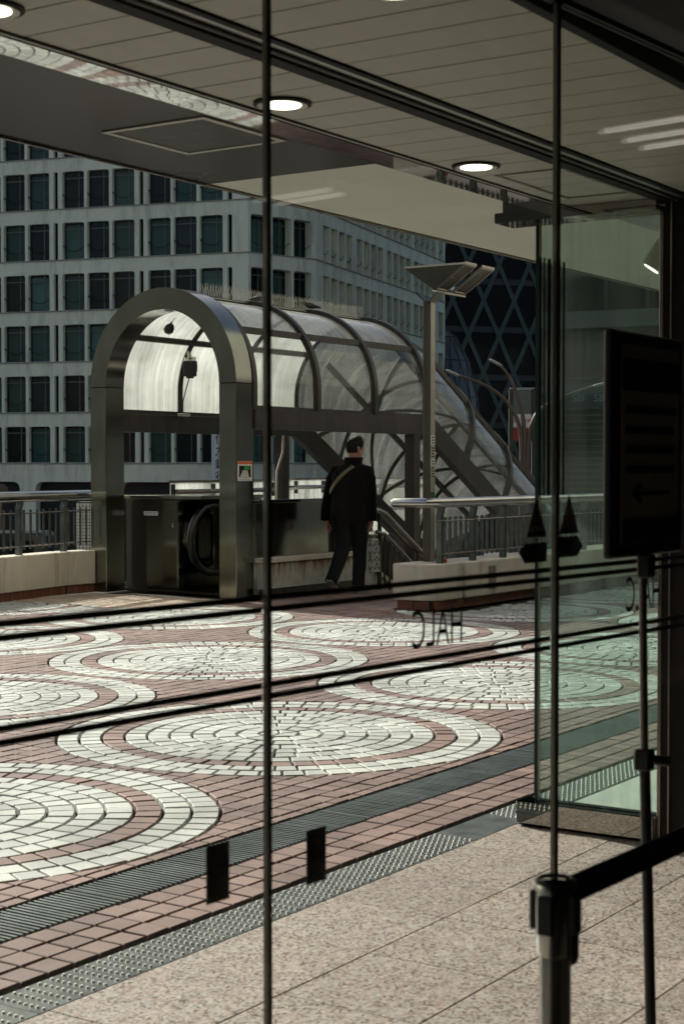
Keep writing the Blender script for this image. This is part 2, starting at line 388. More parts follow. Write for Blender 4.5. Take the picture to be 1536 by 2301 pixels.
PCH, S0, N0, RING = 2.56, 4.78, 5.285, .1246
CIRC = [(S0 + 2.575 * i, N0 + 2.53 * j) for i in range(-1, 8) for j in range(0, 4) if not (i > 3 and j > 1)]
CR = RING * 10
def visible(x, y, mg=1.2): return (y < 1.05 * x + mg + .6) and (y > .385 * x - mg) and x < 23
def project(x, y, z=0.0):
    fx, fy = math.cos(TH), math.sin(TH)
    d = x * fx + y * fy; r = x * fy - y * fx
    if d < .5: return None
    return (768 + FPX * r / d, 1050 + FPX * (HC - z) / d, d)
tiles = []     # (polygon, material key, kind key)
def shrink(poly, g):
    cx = sum(p[0] for p in poly) / len(poly); cy = sum(p[1] for p in poly) / len(poly)
    out = []
    n = len(poly)
    for i in range(n):
        p, a, b = Vector(poly[i]), Vector(poly[i - 1]), Vector(poly[(i + 1) % n])
        d1 = (p - a); d2 = (b - p)
        if d1.length < 1e-5 or d2.length < 1e-5: continue
        d1.normalize(); d2.normalize()
        n1 = Vector((-d1.y, d1.x)); n2 = Vector((-d2.y, d2.x))
        k = n1 + n2
        if k.length < 1e-4: continue
        k = k / max(.35, 1 + n1.dot(n2))
        out.append(tuple(p + k * g))
    return out
def clip(poly, nx, ny, d):
    """keep the side nx*x+ny*y >= d"""
    out = []
    for i in range(len(poly)):
        a, b = poly[i - 1], poly[i]
        da, db = nx * a[0] + ny * a[1] - d, nx * b[0] + ny * b[1] - d
        if (da >= 0) != (db >= 0):
            t = da / (da - db); out.append((a[0] + (b[0] - a[0]) * t, a[1] + (b[1] - a[1]) * t))
        if db >= 0: out.append(b)
    return out
def area(p): return abs(sum(p[i - 1][0] * p[i][1] - p[i][0] * p[i - 1][1] for i in range(len(p)))) / 2
def edge_ok(x, y):
    if y > 13.42: return False
    if x > 14.45 and y > 8.2 and x > 14.45 + 0 and y < 8.95: return False
    if x > 14.95 and y > 10.95: return False
    if x > 16.8 and y > 9.0: return False
    if 13.03 < x < 14.95 and y > 11.0: return False
    return True
for (cx, cy) in CIRC:
    if not visible(cx, cy, 2.6): continue
    for k in range(10):
        r0, r1 = k * RING, (k + 1) * RING
        n = [5, 10, 17, 24, 31, 38, 45, 52, 60, 67][k]
        off = random.random() * 6.28
        for i in range(n):
            a0 = off + 2 * PI * i / n + random.uniform(-.04, .04) / n * 3; a1 = off + 2 * PI * (i + 1) / n
            am = (a0 + a1) / 2
            mx, my = cx + (r0 + r1) / 2 * math.cos(am), cy + (r0 + r1) / 2 * math.sin(am)
            if not visible(mx, my) or not edge_ok(mx, my): continue
            ro = r1 - random.uniform(0, .004)
            if k == 0: p = [(cx, cy), (cx + ro * math.cos(a0), cy + ro * math.sin(a0)), (cx + ro * math.cos(a1), cy + ro * math.sin(a1))]
            else: p = [(cx + r * math.cos(a), cy + r * math.sin(a)) for r, a in ((r0, a0), (ro, a0), (ro, a1), (r0, a1))]
            p = shrink(p, .0070)
            if my - .05 < 3.97: p = clip(p, 0, 1, 3.966)
            if len(p) >= 3 and area(p) > .0008: tiles.append((p, 'pink' if k == 7 else 'white'))
TP = .1125
def grid_tiles(x0, x1, y0, y1, y_first):
    j = 0; yy = y_first
    while yy < y1:
        i = 0; xx = x0
        while xx < x1:
            px0, px1, py0, py1 = xx, xx + TP, max(yy, y0), min(yy + TP, y1)
            xx += TP
            mx, my = (px0 + px1) / 2, (py0 + py1) / 2
            if py1 - py0 < .02 or not visible(mx, my) or not edge_ok(mx, my): continue
            p = [(px0, py0), (px1, py0), (px1, py1), (px0, py1)]
            p = shrink(p, .0060)
            jx, jy = random.uniform(-.0015, .0015), random.uniform(-.0015, .0015)
            p = [(q[0] + jx, q[1] + jy) for q in p]
            if my > 3.9:
                dead = False
                for (cx, cy) in CIRC:
                    dx, dy = mx - cx, my - cy; d = math.hypot(dx, dy)
                    if d < CR + .12:
                        if d < 1e-3: dead = True; break
                        ux, uy = dx / d, dy / d
                        p = clip(p, ux, uy, ux * cx + uy * cy + CR + .007)
                        if len(p) < 3 or area(p) < .0009: dead = True; break
                if dead: continue
            tiles.append((p, 'pink'))
        yy += TP
grid_tiles(1.9, 23, 3.966, 13.4, 3.92)
grid_tiles(1.9, 12, 3.318, 3.678, 3.3405 - TP * .0)
for (xa, xb, ya, yb) in ((13.05, 14.35, 11.05, 13.05),):
    yy = ya
    while yy < yb:
        xx = xa
        while xx < xb:
            tiles.append((shrink([(xx, yy), (xx + .098, yy), (xx + .098, yy + .098), (xx, yy + .098)], .006), 'ochre')); xx += .1
        yy += .1
def tile_mesh(mb, p, dz=0.0, c=.0028, tilt=(0, 0), org=(0, 0)):
    p = [(q[0] - org[0], q[1] - org[1]) for q in p]
    q = shrink(p, c)
    if len(q) != len(p): q = p
    def z(pt): return dz + tilt[0] * (pt[0] - p[0][0]) + tilt[1] * (pt[1] - p[0][1])
    n = len(p)
    v = [(a, b, -.035) for a, b in p] + [(a, b, z((a, b)) - c) for a, b in p] + [(a, b, z((a, b))) for a, b in q]
    f = [tuple(2 * n + i for i in range(n))]
    for i in range(n):
        j = (i + 1) % n
        f += [(i, j, n + j, n + i), (n + i, n + j, 2 * n + j, 2 * n + i)]
    mb.add(v, f)
def scr(p):
    cx = sum(a for a, b in p) / len(p); cy = sum(b for a, b in p) / len(p); q = project(cx, cy)
    if q is None or not (-10 < q[0] < 1200 and q[1] < 2320): return 0
    return area(p) / q[2] ** 3
order = sorted(range(len(tiles)), key=lambda i: -scr(tiles[i][0]))
big = set(order[:300]); rest = {'white': MB(), 'pink': MB(), 'ochre': MB()}
for i, (p, mk) in enumerate(tiles):
    dz, tl = random.uniform(-.0018, .0012), (random.uniform(-.012, .012), random.uniform(-.012, .012))
    if i in big:
        cx = sum(a for a, b in p) / len(p); cy = sum(b for a, b in p) / len(p)
        t = MB(); tile_mesh(t, p, dz, tilt=tl, org=(cx, cy))
        me = bpy.data.meshes.new('paver'); me.from_pydata(t.v, [], t.f); me.materials.append(M[mk]); me.update()
        inst('paver', me, plaza, (cx, cy, 0))
    else: tile_mesh(rest[mk], p, dz, tilt=tl)
jm = MB(); jmi = {'white': 0, 'pink': 1, 'ochre': 2}
for k, t in rest.items():
    b = len(jm.v); jm.v += t.v; jm.f += [[b + i for i in f] for f in t.f]; jm.m += [jmi[k]] * len(t.f)
me = bpy.data.meshes.new('paving'); me.from_pydata(jm.v, [], jm.f)
for k in ('white', 'pink', 'ochre'): me.materials.append(M[k])
me.polygons.foreach_set('material_index', jm.m); me.update()
o = inst('paving', me, plaza); o['kind'] = 'stuff'

# dark steel strip let into the paving and the drain with its grating
mb = MB(); mb.box(-6, 16, 3.69, 3.957, -.09, -.03)
drain = thing('drain_grating', 'long dark steel drain grating laid across the plaza paving', 'drain', (3.9, 3.82, 0))
mb.build('drain_channel', M['gratedark'], drain)
secs = [(1.2, 2.67), (2.68, 4.20), (4.215, 5.78), (5.79, 7.62), (7.63, 9.5)]
for a, b in secs:
    mb = MB(); x = a
    for q in (a, b - .008): MB().box(q, q + .008, 3.694, 3.953, -.03, -.001).build('frame_end', M['grate'], drain)
    mb = MB(); x = a + .014
    while x < b - .01:
        mb.box(x, x + .0125, 3.696, 3.951, -.03, -.002 + random.uniform(-.0006, .0006)); x += .0262
    mb.build('grating_bars', M['grate'], drain, kind='stuff')
mb = MB(); mb.box(9.51, 18, 3.694, 3.953, -.03, -.002)
mb.build('cover_plate', M['plate'], drain, label='plain dark steel cover plate at the far end')
strip = thing('threshold_plate', 'studded steel threshold strip between granite slabs and red pavers', 'threshold', (4, 3.2, 0))
for a, b, st in ((1.2, 3.2, 1), (3.204, 4.47, 1), (4.474, 5.72, 1), (5.724, 6.12, 0), (6.124, 8.2, 1), (8.204, 14, 1)):
    pl = MB().box(a, b, 3.113, 3.31, -.03, -.001).build('plate', M['plate'], strip, bevel=.0015)
    if st:
        mb = MB(); x = a + .03
        while x < b - .02:
            for k in range(8):
                y = 3.130 + k * .0232
                mb.add([(x + .0062 * math.cos(q * PI / 3), y + .0062 * math.sin(q * PI / 3), -.001) for q in range(6)] +
                       [(x + .0040 * math.cos(q * PI / 3), y + .0040 * math.sin(q * PI / 3), .0042) for q in range(6)],
                       [(q, (q + 1) % 6, 6 + (q + 1) % 6, 6 + q) for q in range(6)] + [(6, 7, 8, 9, 10, 11)])
            x += .0505
        o = mb.build('studs', M['stud'], pl, kind='stuff'); o.parent = strip

# granite floor of the entrance and the room the camera stands in
mb = MB(); mb.box(-9, 10.5, -9, 3.113, -.45, -.006)
efloor = struct('entrance_floor', mb, M['grout'])
SL, SN = .4667, .4535
slab_me = {}
for j in range(0, 14):
    n1 = 3.11 - j * SN; n0 = n1 - SN
    for i in range(-9, 9):
        a = 3.70 + i * SL; b = a + SL
        if j > 3 and (i < -5 or i > 3): continue
        if a > 6.0 and n1 > 2.4: continue
        t = MB(); g = .0022
        if not slab_me:
            t.box(g, SL - g, g, SN - g, -.02, 0.0)
            slab_me[0] = t.build('granite_slab', M['granite'], efloor, bevel=.0015)
            slab_me[0].location = (a, n0, random.uniform(-.0006, .0006))
        else: inst('granite_slab', slab_me[0].data, efloor, (a, n0, random.uniform(-.0006, .0006)))
mb = MB(); mb.box(6.14, 14, .5, 3.10, -.02, .0); struct('stone_landing', mb, M['stone'])

# interior shell of the entrance, near-black colour standing in for its unlit shade
mb = MB(); mb.box(-9, 10.5, -9.2, -9, 0, 2.55); struct('wall_back', mb, M['inner'])
mb = MB(); mb.box(-9.2, -9, -9, 1.5, 0, 2.55); struct('wall_left', mb, M['inner'])
mb = MB(); mb.box(4.75, 10.5, 1.30, 1.42, 0, 2.55); mb.box(4.75, 4.87, -9, 1.3, 0, 2.55); struct('wall_right', mb, M['inner'])
mb = MB(); mb.box(-9, 10.5, -9, 1.60, 2.55, 2.95); struct('ceiling', mb, M['inner'])

# ------------------------------------------------------------------ the store: body, ceiling boards, canopy
store = thing('store_building', 'department store front with lined entrance ceiling and deep canopy', 'building', (0, 0, 0))
MB().box(-40, 45, -25, 2.1, 3.45, 30).build('wall', M['own'], store)
MB().box(-40, 45, 2.1, 3.02, 3.02, 3.45).build('canopy_core', M['own'], store)
CZ = 2.555
def boards(y0, y1):
    me = None; x = -2.0; 
    while x < 6.0:
        if me is None:
            o = MB().box(.0030, .1600, 0, y1 - y0, 0, .012).build('ceiling_board', M['board'], store, bevel=.0018, local=True); me = o.data; o.location = (x, y0, CZ)
        else: inst('ceiling_board', me, store, (x, y0, CZ + random.uniform(-.0006, .0006)))
        x += .163
boards(1.635, 2.335); boards(2.485, 2.845)
MB().box(-2.2, 6.03, 1.6, 2.86, CZ + .014, CZ + .05).build('ceiling_backing', M['track'], store)
MB().box(-2.2, 6.03, 1.60, 1.632, CZ - .05, CZ + .02).build('door_header', M['track'], store, bevel=.002)
MB().box(-2.2, 6.03, 1.632, 1.640, CZ - .012, CZ + .012).build('header_trim', M['glassedge'], store)
# the sliding door track: two dark slots with aluminium between
MB().box(-2.2, 6.06, 2.34, 2.362, CZ - .006, CZ + .02).build('track_rail', M['track'], store)
MB().box(-2.2, 6.06, 2.3625, 2.395, CZ - .002, CZ + .02).build('track_rail', M['trackm'], store)
MB().box(-2.2, 6.06, 2.3955, 2.408, CZ - .008, CZ + .02).build('track_rail', M['track'], store)
MB().box(-2.2, 6.06, 2.4085, 2.4335, CZ - .002, CZ + .02).build('track_rail', M['trackm'], store)
MB().box(-2.2, 6.06, 2.434, 2.482, CZ - .010, CZ + .02).build('track_rail', M['track'], store)
MB().box(-2.2, 6.03, 2.8455, 2.857, CZ - .004, CZ + .02).build('edge_groove', M['track'], store)
MB().box(-2.2, 6.03, 2.8575, 2.868, CZ - .003, CZ + .02).build('edge_trim', M['frameal'], store)
MB().box(-2.2, 6.03, 2.8685, 2.877, CZ - .001, CZ + .02).build('edge_groove', M['track'], store)
MB().box(-2.2, 6.02, 2.8775, 3.0, CZ - .004, 3.015).build('mirror_strip', M['mirror'], store)
mb = MB(); mb.box(5.95, 6.115, 2.47, 3.18, 2.512, 2.553); mb.box(6.021, 6.115, 2.47, 3.18, 2.5535, 3.015)
mb.build('end_beam', M['mirror'], store)
# access hatch frame in the boards
for (a, b, c, d) in ((5.18, 5.78, 2.495, 2.510), (5.18, 5.78, 2.755, 2.770), (5.18, 5.195, 2.5105, 2.7545), (5.765, 5.78, 2.5105, 2.7545)):
    MB().box(a, b, c, d, CZ - .004, CZ + .001).build('hatch_frame', M['jambm'], store)
# outer canopy: dark glossy panels, then cream panels
mb = MB(); mb.box(-30, 45, 3.0, 5.31, 3.006, 3.5); mb.build('canopy_slab', M['cream'], store)
for a, b in ((-4.0, 1.2), (1.205, 4.0), (4.005, 6.75)):
    MB().box(a, b, 3.003, 5.30, 2.996, 3.0055).build('soffit_panel', M['darkpanel'], store, label='dark glossy soffit panel')
x = 6.754
while x < 24:
    MB().box(x, x + 2.06, 3.003, 5.30, 2.997, 3.0055).build('soffit_panel', M['cream'], store); x += 2.065
MB().box(-30, 45, 5.312, 5.33, 2.985, 3.55).build('fascia', M['jambm'], store)
for (a, b, c, d) in ((5.43, 6.04, 4.30, 4.33), (5.43, 6.04, 4.85, 4.88), (5.43, 5.46, 4.3305, 4.8495), (6.01, 6.04, 4.3305, 4.8495)):
    MB().box(a, b, c, d, 2.990, 2.9955).build('soffit_hatch_frame', M['frameal'], store)
MB().box(5.461, 6.009, 4.331, 4.849, 2.993, 2.9958).build('soffit_hatch', M['darkpanel'], store)
# downlights
def downlight(x, y, z, label, r=.076):
    t = thing('downlight', label, 'light', (x, y, z), group='round downlights in the entrance ceiling')
    MB().lathe([(r * 1.12, -.004), (r * 1.12, .004), (r * .99, .004), (r * .99, -.004)], (x, y, z - .002), 32, ring=True).build('trim_ring', M['track'], t, smooth=True)
    MB().lathe([(r * .97, -.010), (r * .97, -.002), (r * .7, -.002), (r * .7, -.006)], (x, y, z - .0), 32, ring=True).build('bezel', M['frameal'], t, smooth=True)
    MB().lathe([(r * .72, -.0085), (r * .72, -.0075), (.001, -.0075), (.001, -.0085)], (x, y, z), 32).build('diffuser', M['lamp'], t)
    return t
downlight(3.82, 2.735, CZ, 'lit round downlight in the middle, just above the dark square soffit hatch')
downlight(4.98, 2.735, CZ, 'lit round downlight farthest along, beside the access hatch frame')
downlight(2.66, 2.735, CZ, 'lit round downlight cut off in the upper left corner')
downlight(3.050, 1.882, CZ, 'round downlight at the very top edge, nearer than the door track')
# luminaire over the neighbouring bay: three tube lamps inside the entrance, seen as reflections
lt = thing('tube_luminaire', 'lit ceiling tubes inside the entrance showing as thin streaks in the glass', 'light', (4.5, 0.8, 2.5))
for xx, ya, yb in ((4.375, .86, 1.15), (4.535, .84, 1.12), (4.667, .82, 1.10), (4.58, -.80, -.42), (4.68, -.78, -.45)):
    MB().tube([(xx, ya, 2.50), (xx, yb, 2.50)], .008, 8).build('tube_lamp', M['tubel'], lt)
    MB().box(xx - .012, xx + .012, ya - .01, yb + .01, 2.51, 2.549).build('housing', M['frameal'], lt)

# ------------------------------------------------------------------ glass fin (wind screen) with its polished base, jamb, next bay
fin = thing('glass_screen', 'green tinted glass wind screen standing on a polished steel base', 'screen', (6.06, 2.75, 0))
MB().box(6.054, 6.066, 2.492, 3.028, .108, 2.51).build('pane', M['fglass'], fin)
MB().box(6.050, 6.070, 3.0285, 3.040, .108, 2.51).build('pane_edge', M['glassedge'], fin)
MB().box(6.047, 6.0535, 3.015, 3.0225, .108, 2.51).build('corner_bead', M['postl'], fin)
MB().box(6.046, 6.0535, 3.0228, 3.034, .108, 2.51).build('edge_strip', M['glassedge'], fin)
MB().box(6.0, 6.115, 2.488, 3.10, .012, .104).build('base', M['mirror'], fin, bevel=.003)
MB().box(6.02, 6.095, 2.488, 3.085, -.004, .012).build('plinth', M['track'], fin)
jamb = thing('door_jamb', 'dark metal door jamb with slim vertical posts at the right edge', 'door frame', (6.06, 2.43, 0))
MB().box(6.03, 6.10, 2.470, 2.487, 0, 2.511).build('post', M['jambm'], jamb, bevel=.002)
MB().box(6.02, 6.09, 2.456, 2.464, 0, 2.52).build('post', M['jambd'], jamb)
MB().box(5.98, 6.12, 2.418, 2.444, 0, 2.54).build('post', M['jambd'], jamb)
MB().box(5.98, 6.12, 2.30, 2.410, 0, 2.54).build('post', M['jambd'], jamb)
MB().box(5.97, 5.979, 2.411, 2.4175, 0, 2.54).build('post', M['jambm'], jamb)
mb = MB(); mb.box(6.125, 12, 1.42, 3.0, 2.62, 2.95); struct('neighbour_bay_ceiling', mb, M['trackm'])
fl = thing('batten_light_unlit', 'long pale batten housing under the neighbouring bay ceiling', 'light', (8.5, 2.7, 2.6))
MB().box(7.2, 9.6, 2.70, 2.78, 2.53, 2.615).build('housing', M['frameal'], fl, bevel=.004)
MB().box(7.25, 9.55, 2.71, 2.77, 2.515, 2.529).build('diffuser', M['cream'], fl)
sx, sy, sz = 8.35, 2.93 + .42, 2.70
sp = thing('spotlight', 'small pale spotlight hanging behind the green glass screen', 'light', (8.45, 3.42, 2.99))
MB().tube([(8.45, 3.42, 2.994), (8.45, 3.42, 2.78)], .012, 8).build('stem', M['frameal'], sp)
MB().tube([(8.45, 3.38, 2.80), (8.43, 3.44, 2.72), (8.41, 3.50, 2.62), (8.405, 3.512, 2.60)], [.045, .06, .062, .055], 18).build('head', M['frameal'], sp, smooth=True)
MB().tube([(8.4045, 3.5135, 2.598), (8.404, 3.5148, 2.596)], .045, 16).build('lens', M['lamp'], sp)

# ------------------------------------------------------------------ frameless glass doors in front of the camera
GA = math.atan(-.0717); GC = math.cos(GA)
def lx(s): return (s - 2.19) / GC
STR = (1.280, 1.260, 1.132, 1.112)
def leaf(label, x0, x1):
    t = thing('glass_door', label, 'glass door', (2.19, 1.6, 0), GA, 'frameless glass door leaves')
    MB().box(x0, x1, -.005, .005, .01, 2.49).build('pane', M['dglass'], t, local=True)
    for z in STR:
        MB().box(x0 + .001, x1 - .001, .0052, .006, z - .0052, z + .0052).build('stripe', M['decal'], t, local=True)
    MB().box(x0, x1, -.012, .012, 2.49, 2.503).build('top_rail', M['jambd'], t, local=True)
    return t
d1 = leaf('left glass door leaf with black stripes and one dark sticker low down', -2.8, -.0065)
d2 = leaf('middle glass door leaf with reversed black HALC lettering beside the planter', .0065, lx(3.136))
d3 = leaf('right glass door leaf with reversed HALC lettering behind the sign pole', lx(3.156), lx(4.4))
def edge(t, x, wd, mat, name='leaf_edge'): MB().box(x, x + wd, -.0045, .0045, .01, 2.489).build(name, mat, t, local=True)
edge(d1, -.0062, .0055, M['edgelight']); edge(d2, .0, .0062, M['jambd'])  # grey strips paint the pale highlight of the lit glass edges
edge(d2, lx(3.1365), .006, M['edgelight']); edge(d3, lx(3.1465), .0085, M['jambd'])
def decal(t, pts, mat, name='sticker', y=.0062, th=.0008):
    return MB().prism([(lx(s), y, z) for s, z in pts], (0, th, 0)).build(name, mat, t, local=True)
for t, a, b, z0, z1 in ((d1, 2.044, 2.100, .789, .885), (d2, 2.302, 2.357, .768, .864)):
    st = decal(t, [(a, z0), (b, z0), (b, z1), (a, z1)], M['olive'])
    cx, cz = (lx(a) + lx(b)) / 2, z0 + .66 * (z1 - z0)
    ring = MB(); n = 20
    for k in range(n):
        a0, a1 = 2 * PI * k / n, 2 * PI * (k + 1) / n
        ring.poly([(cx + r * math.cos(q), .0060, cz + r * math.sin(q)) for r, q in ((.019, a0), (.024, a0), (.024, a1), (.019, a1))])
    ring.bar((cx - .014, .0060, cz + .014), (cx + .014, .0060, cz - .014), .0003, .004)
    ring.build('print_mark', M['ink'], st, local=True)
for t, c, zz in ((d2, 3.077, 0), (d3, 3.215, .004)):
    st = decal(t, [(c - .043, 1.351 + zz), (c + .043, 1.351 + zz), (c, 1.438 + zz)], M['sticker'], 'warning_sticker')
    for u0, u1 in ((-.024, -.009), (.009, .024)):
        MB().box(lx(c + u0), lx(c + u1), .0056, .0061, 1.373 + zz, 1.392 + zz).build('print_mark', M['red'], st, local=True)
    MB().box(lx(c - .0065), lx(c + .0065), .0056, .0061, 1.378 + zz, 1.428 + zz).build('print_mark', M['ink'], st, local=True)
    MB().box(lx(c - .038), lx(c + .038), .0056, .0061, 1.353 + zz, 1.364 + zz).build('print_mark', M['ink'], st, local=True)
for t, a, b, tip, zz in ((d2, 3.031, 3.121, 3.005, 0), (d3, 3.160, 3.252, 3.277, .004)):
    pts = [(a, 1.298), (b, 1.298), (b, 1.34), (a, 1.34)] if t is d3 else [(a, 1.298), (b, 1.298), (b, 1.34), (a, 1.34)]
    pts = ([(a, 1.298), (b, 1.298), (b, 1.340), (a, 1.340), (tip, 1.322)] if tip < a else [(a, 1.300), (b, 1.300), (tip, 1.322), (b, 1.345), (a, 1.345)])
    st = decal(t, [(s, z + zz) for s, z in pts], M['decal'], 'arrow_sticker')
    MB().box(lx(a + .012), lx(b - .012), .0054, .0061, 1.306 + zz, 1.332 + zz).build('print_panel', M['olive'], st, local=True)
    for q in (a + .020, (a + b) / 2 - .006, b - .032):
        MB().box(lx(q), lx(q + .012), .0050, .00535, 1.311 + zz, 1.327 + zz).build('print_mark', M['ink'], st, local=True)
text('HALC', M['decal'], d2, (lx(2.793), .0056, 1.153), (-1, 0, 0), (0, 0, 1), lx(2.793) - lx(2.621), .0755, local=True, depth=.0006)
text('HALC', M['decal'], d3, (lx(3.655), .0056, 1.163), (-1, 0, 0), (0, 0, 1), lx(3.655) - lx(3.481), .083, local=True, depth=.0006)
for t, s0, s1, mat in ((d2, 3.083, 3.093, 'teal'), (d2, 3.102, 3.109, 'decal'), (d2, 3.119, 3.1325, 'decal'), (d3, 3.166, 3.173, 'decal'), (d3, 3.183, 3.192, 'teal')):
    MB().box(lx(s0), lx(s1), .0052, .0062, 1.44, 1.945).build('vertical_stripe', M[mat], t, local=True)

# sign stand and belt barrier on the near side of the glass
sg = thing('sign_stand', 'black framed sign board with left arrow on a thin pole', 'sign', (3.14, 1.33, 0))
MB().box(2.955, 3.325, 1.315, 1.337, 1.317, 1.775).build('board', M['signblk'], sg, bevel=.008, seg=3)
MB().box(2.992, 3.292, 1.3115, 1.3145, 1.345, 1.748).build('sheet', M['signface'], sg)
MB().box(2.996, 3.288, 1.3095, 1.3112, 1.655, 1.72).build('heading_band', M['signblk'], sg)
MB().box(2.996, 3.288, 1.3095, 1.3112, 1.347, 1.395).build('footer_band', M['signblk'], sg)
for k, z in enumerate((1.617, 1.576, 1.536, 1.496)):
    x = 3.012
    while x < 3.265:
        q = random.uniform(.014, .026); MB().box(x, min(x + q, 3.276), 1.3098, 1.3112, z - .008, z + .008).build('text_mark', M['signblk'], sg); x += q + .005
MB().prism([(3.045, 1.3098, 1.447), (3.081, 1.3098, 1.470), (3.093, 1.3098, 1.462), (3.079, 1.3098, 1.4515), (3.239, 1.3098, 1.4515), (3.239, 1.3098, 1.4425), (3.079, 1.3098, 1.4425), (3.093, 1.3098, 1.432), (3.081, 1.3098, 1.424)], (0, .0013, 0)).build('arrow', M['signblk'], sg)
MB().tube([(3.135, 1.327, 1.33), (3.140, 1.322, .90)], .0085, 12).build('pole', M['jambm'], sg, smooth=True)
MB().box(3.122, 3.156, 1.305, 1.335, 1.27, 1.32).build('bracket', M['signblk'], sg, bevel=.004)
MB().tube([(3.140, 1.322, .905), (3.158, 1.303, .012)], .0115, 12).build('lower_tube', M['signblk'], sg, smooth=True)
mb = MB(); mb.box(3.123, 3.157, 1.305, 1.340, .868, .912); mb.build('clamp', M['signblk'], sg, bevel=.004)
MB().tube([(3.150, 1.31, .89), (3.175, 1.285, .885)], [.010, .012], 10).build('clamp_knob', M['signblk'], sg, smooth=True)
MB().lathe([(.16, 0), (.16, .012), (.03, .02), (.02, .03)], (3.158, 1.303, 0), 28).build('foot', M['signblk'], sg, smooth=True)
BX, BY = 2.087, 1.014
bp = thing('barrier_post', 'belt barrier post with chrome tube and black head', 'barrier', (BX, BY, 0))
MB().lathe([(.0228, .01), (.0228, .80)], (BX, BY, 0), 24).build('tube', M['chrome'], bp, smooth=True)
MB().lathe([(.0265, .80), (.0285, .808), (.0285, .897), (.0265, .902)], (BX, BY, 0), 24).build('head', M['chrome'], bp, smooth=True)
MB().lathe([(.0292, .9025), (.0292, .908), (.025, .911)], (BX, BY, 0), 24).build('cap', M['black'], bp, smooth=True)
for a in (0, 90, 180, 270):
    ca, sa = math.cos(R(a)), math.sin(R(a))
    mb = MB(); mb.obox((BX + ca * .031, BY + sa * .031, .862), (ca * .0055, sa * .0055, 0), (-sa * .012, ca * .012, 0), (0, 0, .028)); mb.build('belt_slot', M['black'], bp, bevel=.002)
mb = MB(); mb.prism([(BX - .012, BY - .0275, .894), (BX + .014, BY - .0275, .894), (BX + .014, BY - .0275, .80), (BX + .008, BY - .0275, .79), (BX - .008, BY - .0275, .79), (BX - .012, BY - .0275, .80)], (0, -.004, 0))
mb.build('cover', M['black'], bp, bevel=.001)
MB().lathe([(.16, 0), (.16, .01), (.03, .022), (.024, .03)], (BX, BY, 0), 28).build('foot', M['black'], bp, smooth=True)
mb = MB(); n = 16; top = []; 
for k in range(n + 1):
    x = BX + .034 + (4.745 - BX - .034) * k / n; sag = .022 * math.sin(PI * k / n)
    top.append((x, .904 - sag, .860 - sag))
mb.loft([[(x, BY - .001, a), (x, BY + .001, a), (x, BY + .001, b), (x, BY - .001, b)] for x, a, b in top])
tag(mb.build('barrier_belt', M['belt'], None, loc=(BX + .03, BY, .88)), 'black retractable belt stretched from the barrier post to the wall', 'belt')

# ------------------------------------------------------------------ steel arch and glazed escalator tunnel
NC, SPZ = 12.163, 2.46
arch = thing('steel_arch', 'brushed stainless steel portal arch at the escalator entrance', 'arch', (14.7, NC, 0))
A0, A1, RO, RI = 14.55, 14.88, 1.10, .855
for sgn in (-1, 1):
    y0, y1 = sorted((NC + sgn * RI, NC + sgn * RO))
    MB().box(A0, A1, y0, y1, 0, SPZ - .004).build('leg', M['steel'], arch, bevel=.004)
rings = []
for k in range(49):
    a = PI * k / 48; c, s = math.cos(a), math.sin(a)
    rings.append([(x, NC + r * c, SPZ + r * s * 1.03 + .004) for x, r in ((A0, RO), (A1, RO), (A1, RI), (A0, RI))])
MB().loft(rings).build('curved_top', M['steel'], arch, smooth=True)
for sgn in (-1, 1):
    y0, y1 = sorted((NC + sgn * (RI + .005), NC + sgn * (RO - .005))); MB().box(A0 + .005, A1 - .005, y0, y1, SPZ - .005, SPZ + .005).build('seam', M['track'], arch)
ps = MB().box(14.575, 14.85, NC - RO - .0012, NC - RO - .0002, 1.345, 1.572).build('poster', M['whitep'], arch, label='small white notice with orange heading on the right leg')
MB().box(14.577, 14.848, NC - RO - .0022, NC - RO - .0014, 1.535, 1.570).build('heading', M['orange'], ps)
MB().box(14.60, 14.825, NC - RO - .0022, NC - RO - .0014, 1.385, 1.52).build('picture', M['dkbuild'], ps)
for k in range(5): MB().prism([(14.62 + k * .035, NC - RO - .0030, 1.39), (14.645 + k * .035, NC - RO - .0030, 1.39), (14.68 + k * .018, NC - RO - .0030, 1.47), (14.672 + k * .018, NC - RO - .0030, 1.47)], (0, .0006, 0)).build('picture_detail', M['whitep'], ps)
MB().box(14.70, 14.80, NC - RO - .0030, NC - RO - .0024, 1.475, 1.515).build('picture_detail', M['green'], ps)
for k in range(3): MB().box(14.60, 14.82 - .05 * (k == 2), NC - RO - .0022, NC - RO - .0014, 1.352 + k * .009, 1.355 + k * .009).build('caption', M['ink'], ps)

TZ, TS, SLP, TR = 2.19, 18.85, .545, 1.06
ang = math.atan(SLP)
def frame(d):
    """section plane at distance d along the tunnel: base point, normal direction"""
    if d <= TS: return Vector((d, NC, TZ)), Vector((0, 0, 1))
    e = d - TS
    return Vector((TS + e * math.cos(ang), NC, TZ - e * math.sin(ang))), Vector((math.sin(ang), 0, math.cos(ang)))
def prof(t, off=0.0):
    """t 0..1 round the half pipe from the near foot to the far foot -> (n offset, height)"""
    r = TR + off; L1 = .27; L = 2 * L1 + PI * TR; q = t * L
    if q < L1: return (-r, q)
    if q > L - L1: return (r, L - q)
    a = PI - (q - L1) / TR
    return (r * math.cos(a), L1 + r * math.sin(a))
def pt(d, t, off=0.0):
    b, nn = frame(d); a, h = prof(t, off); return b + Vector((0, a, 0)) + nn * h
tun = thing('escalator_tunnel', 'glazed brown steel escalator tunnel sloping down behind the arch', 'tunnel', (17, NC, 0))
tm = (.27 + TR * .637) / (2 * .27 + PI * TR)     # mid rail position
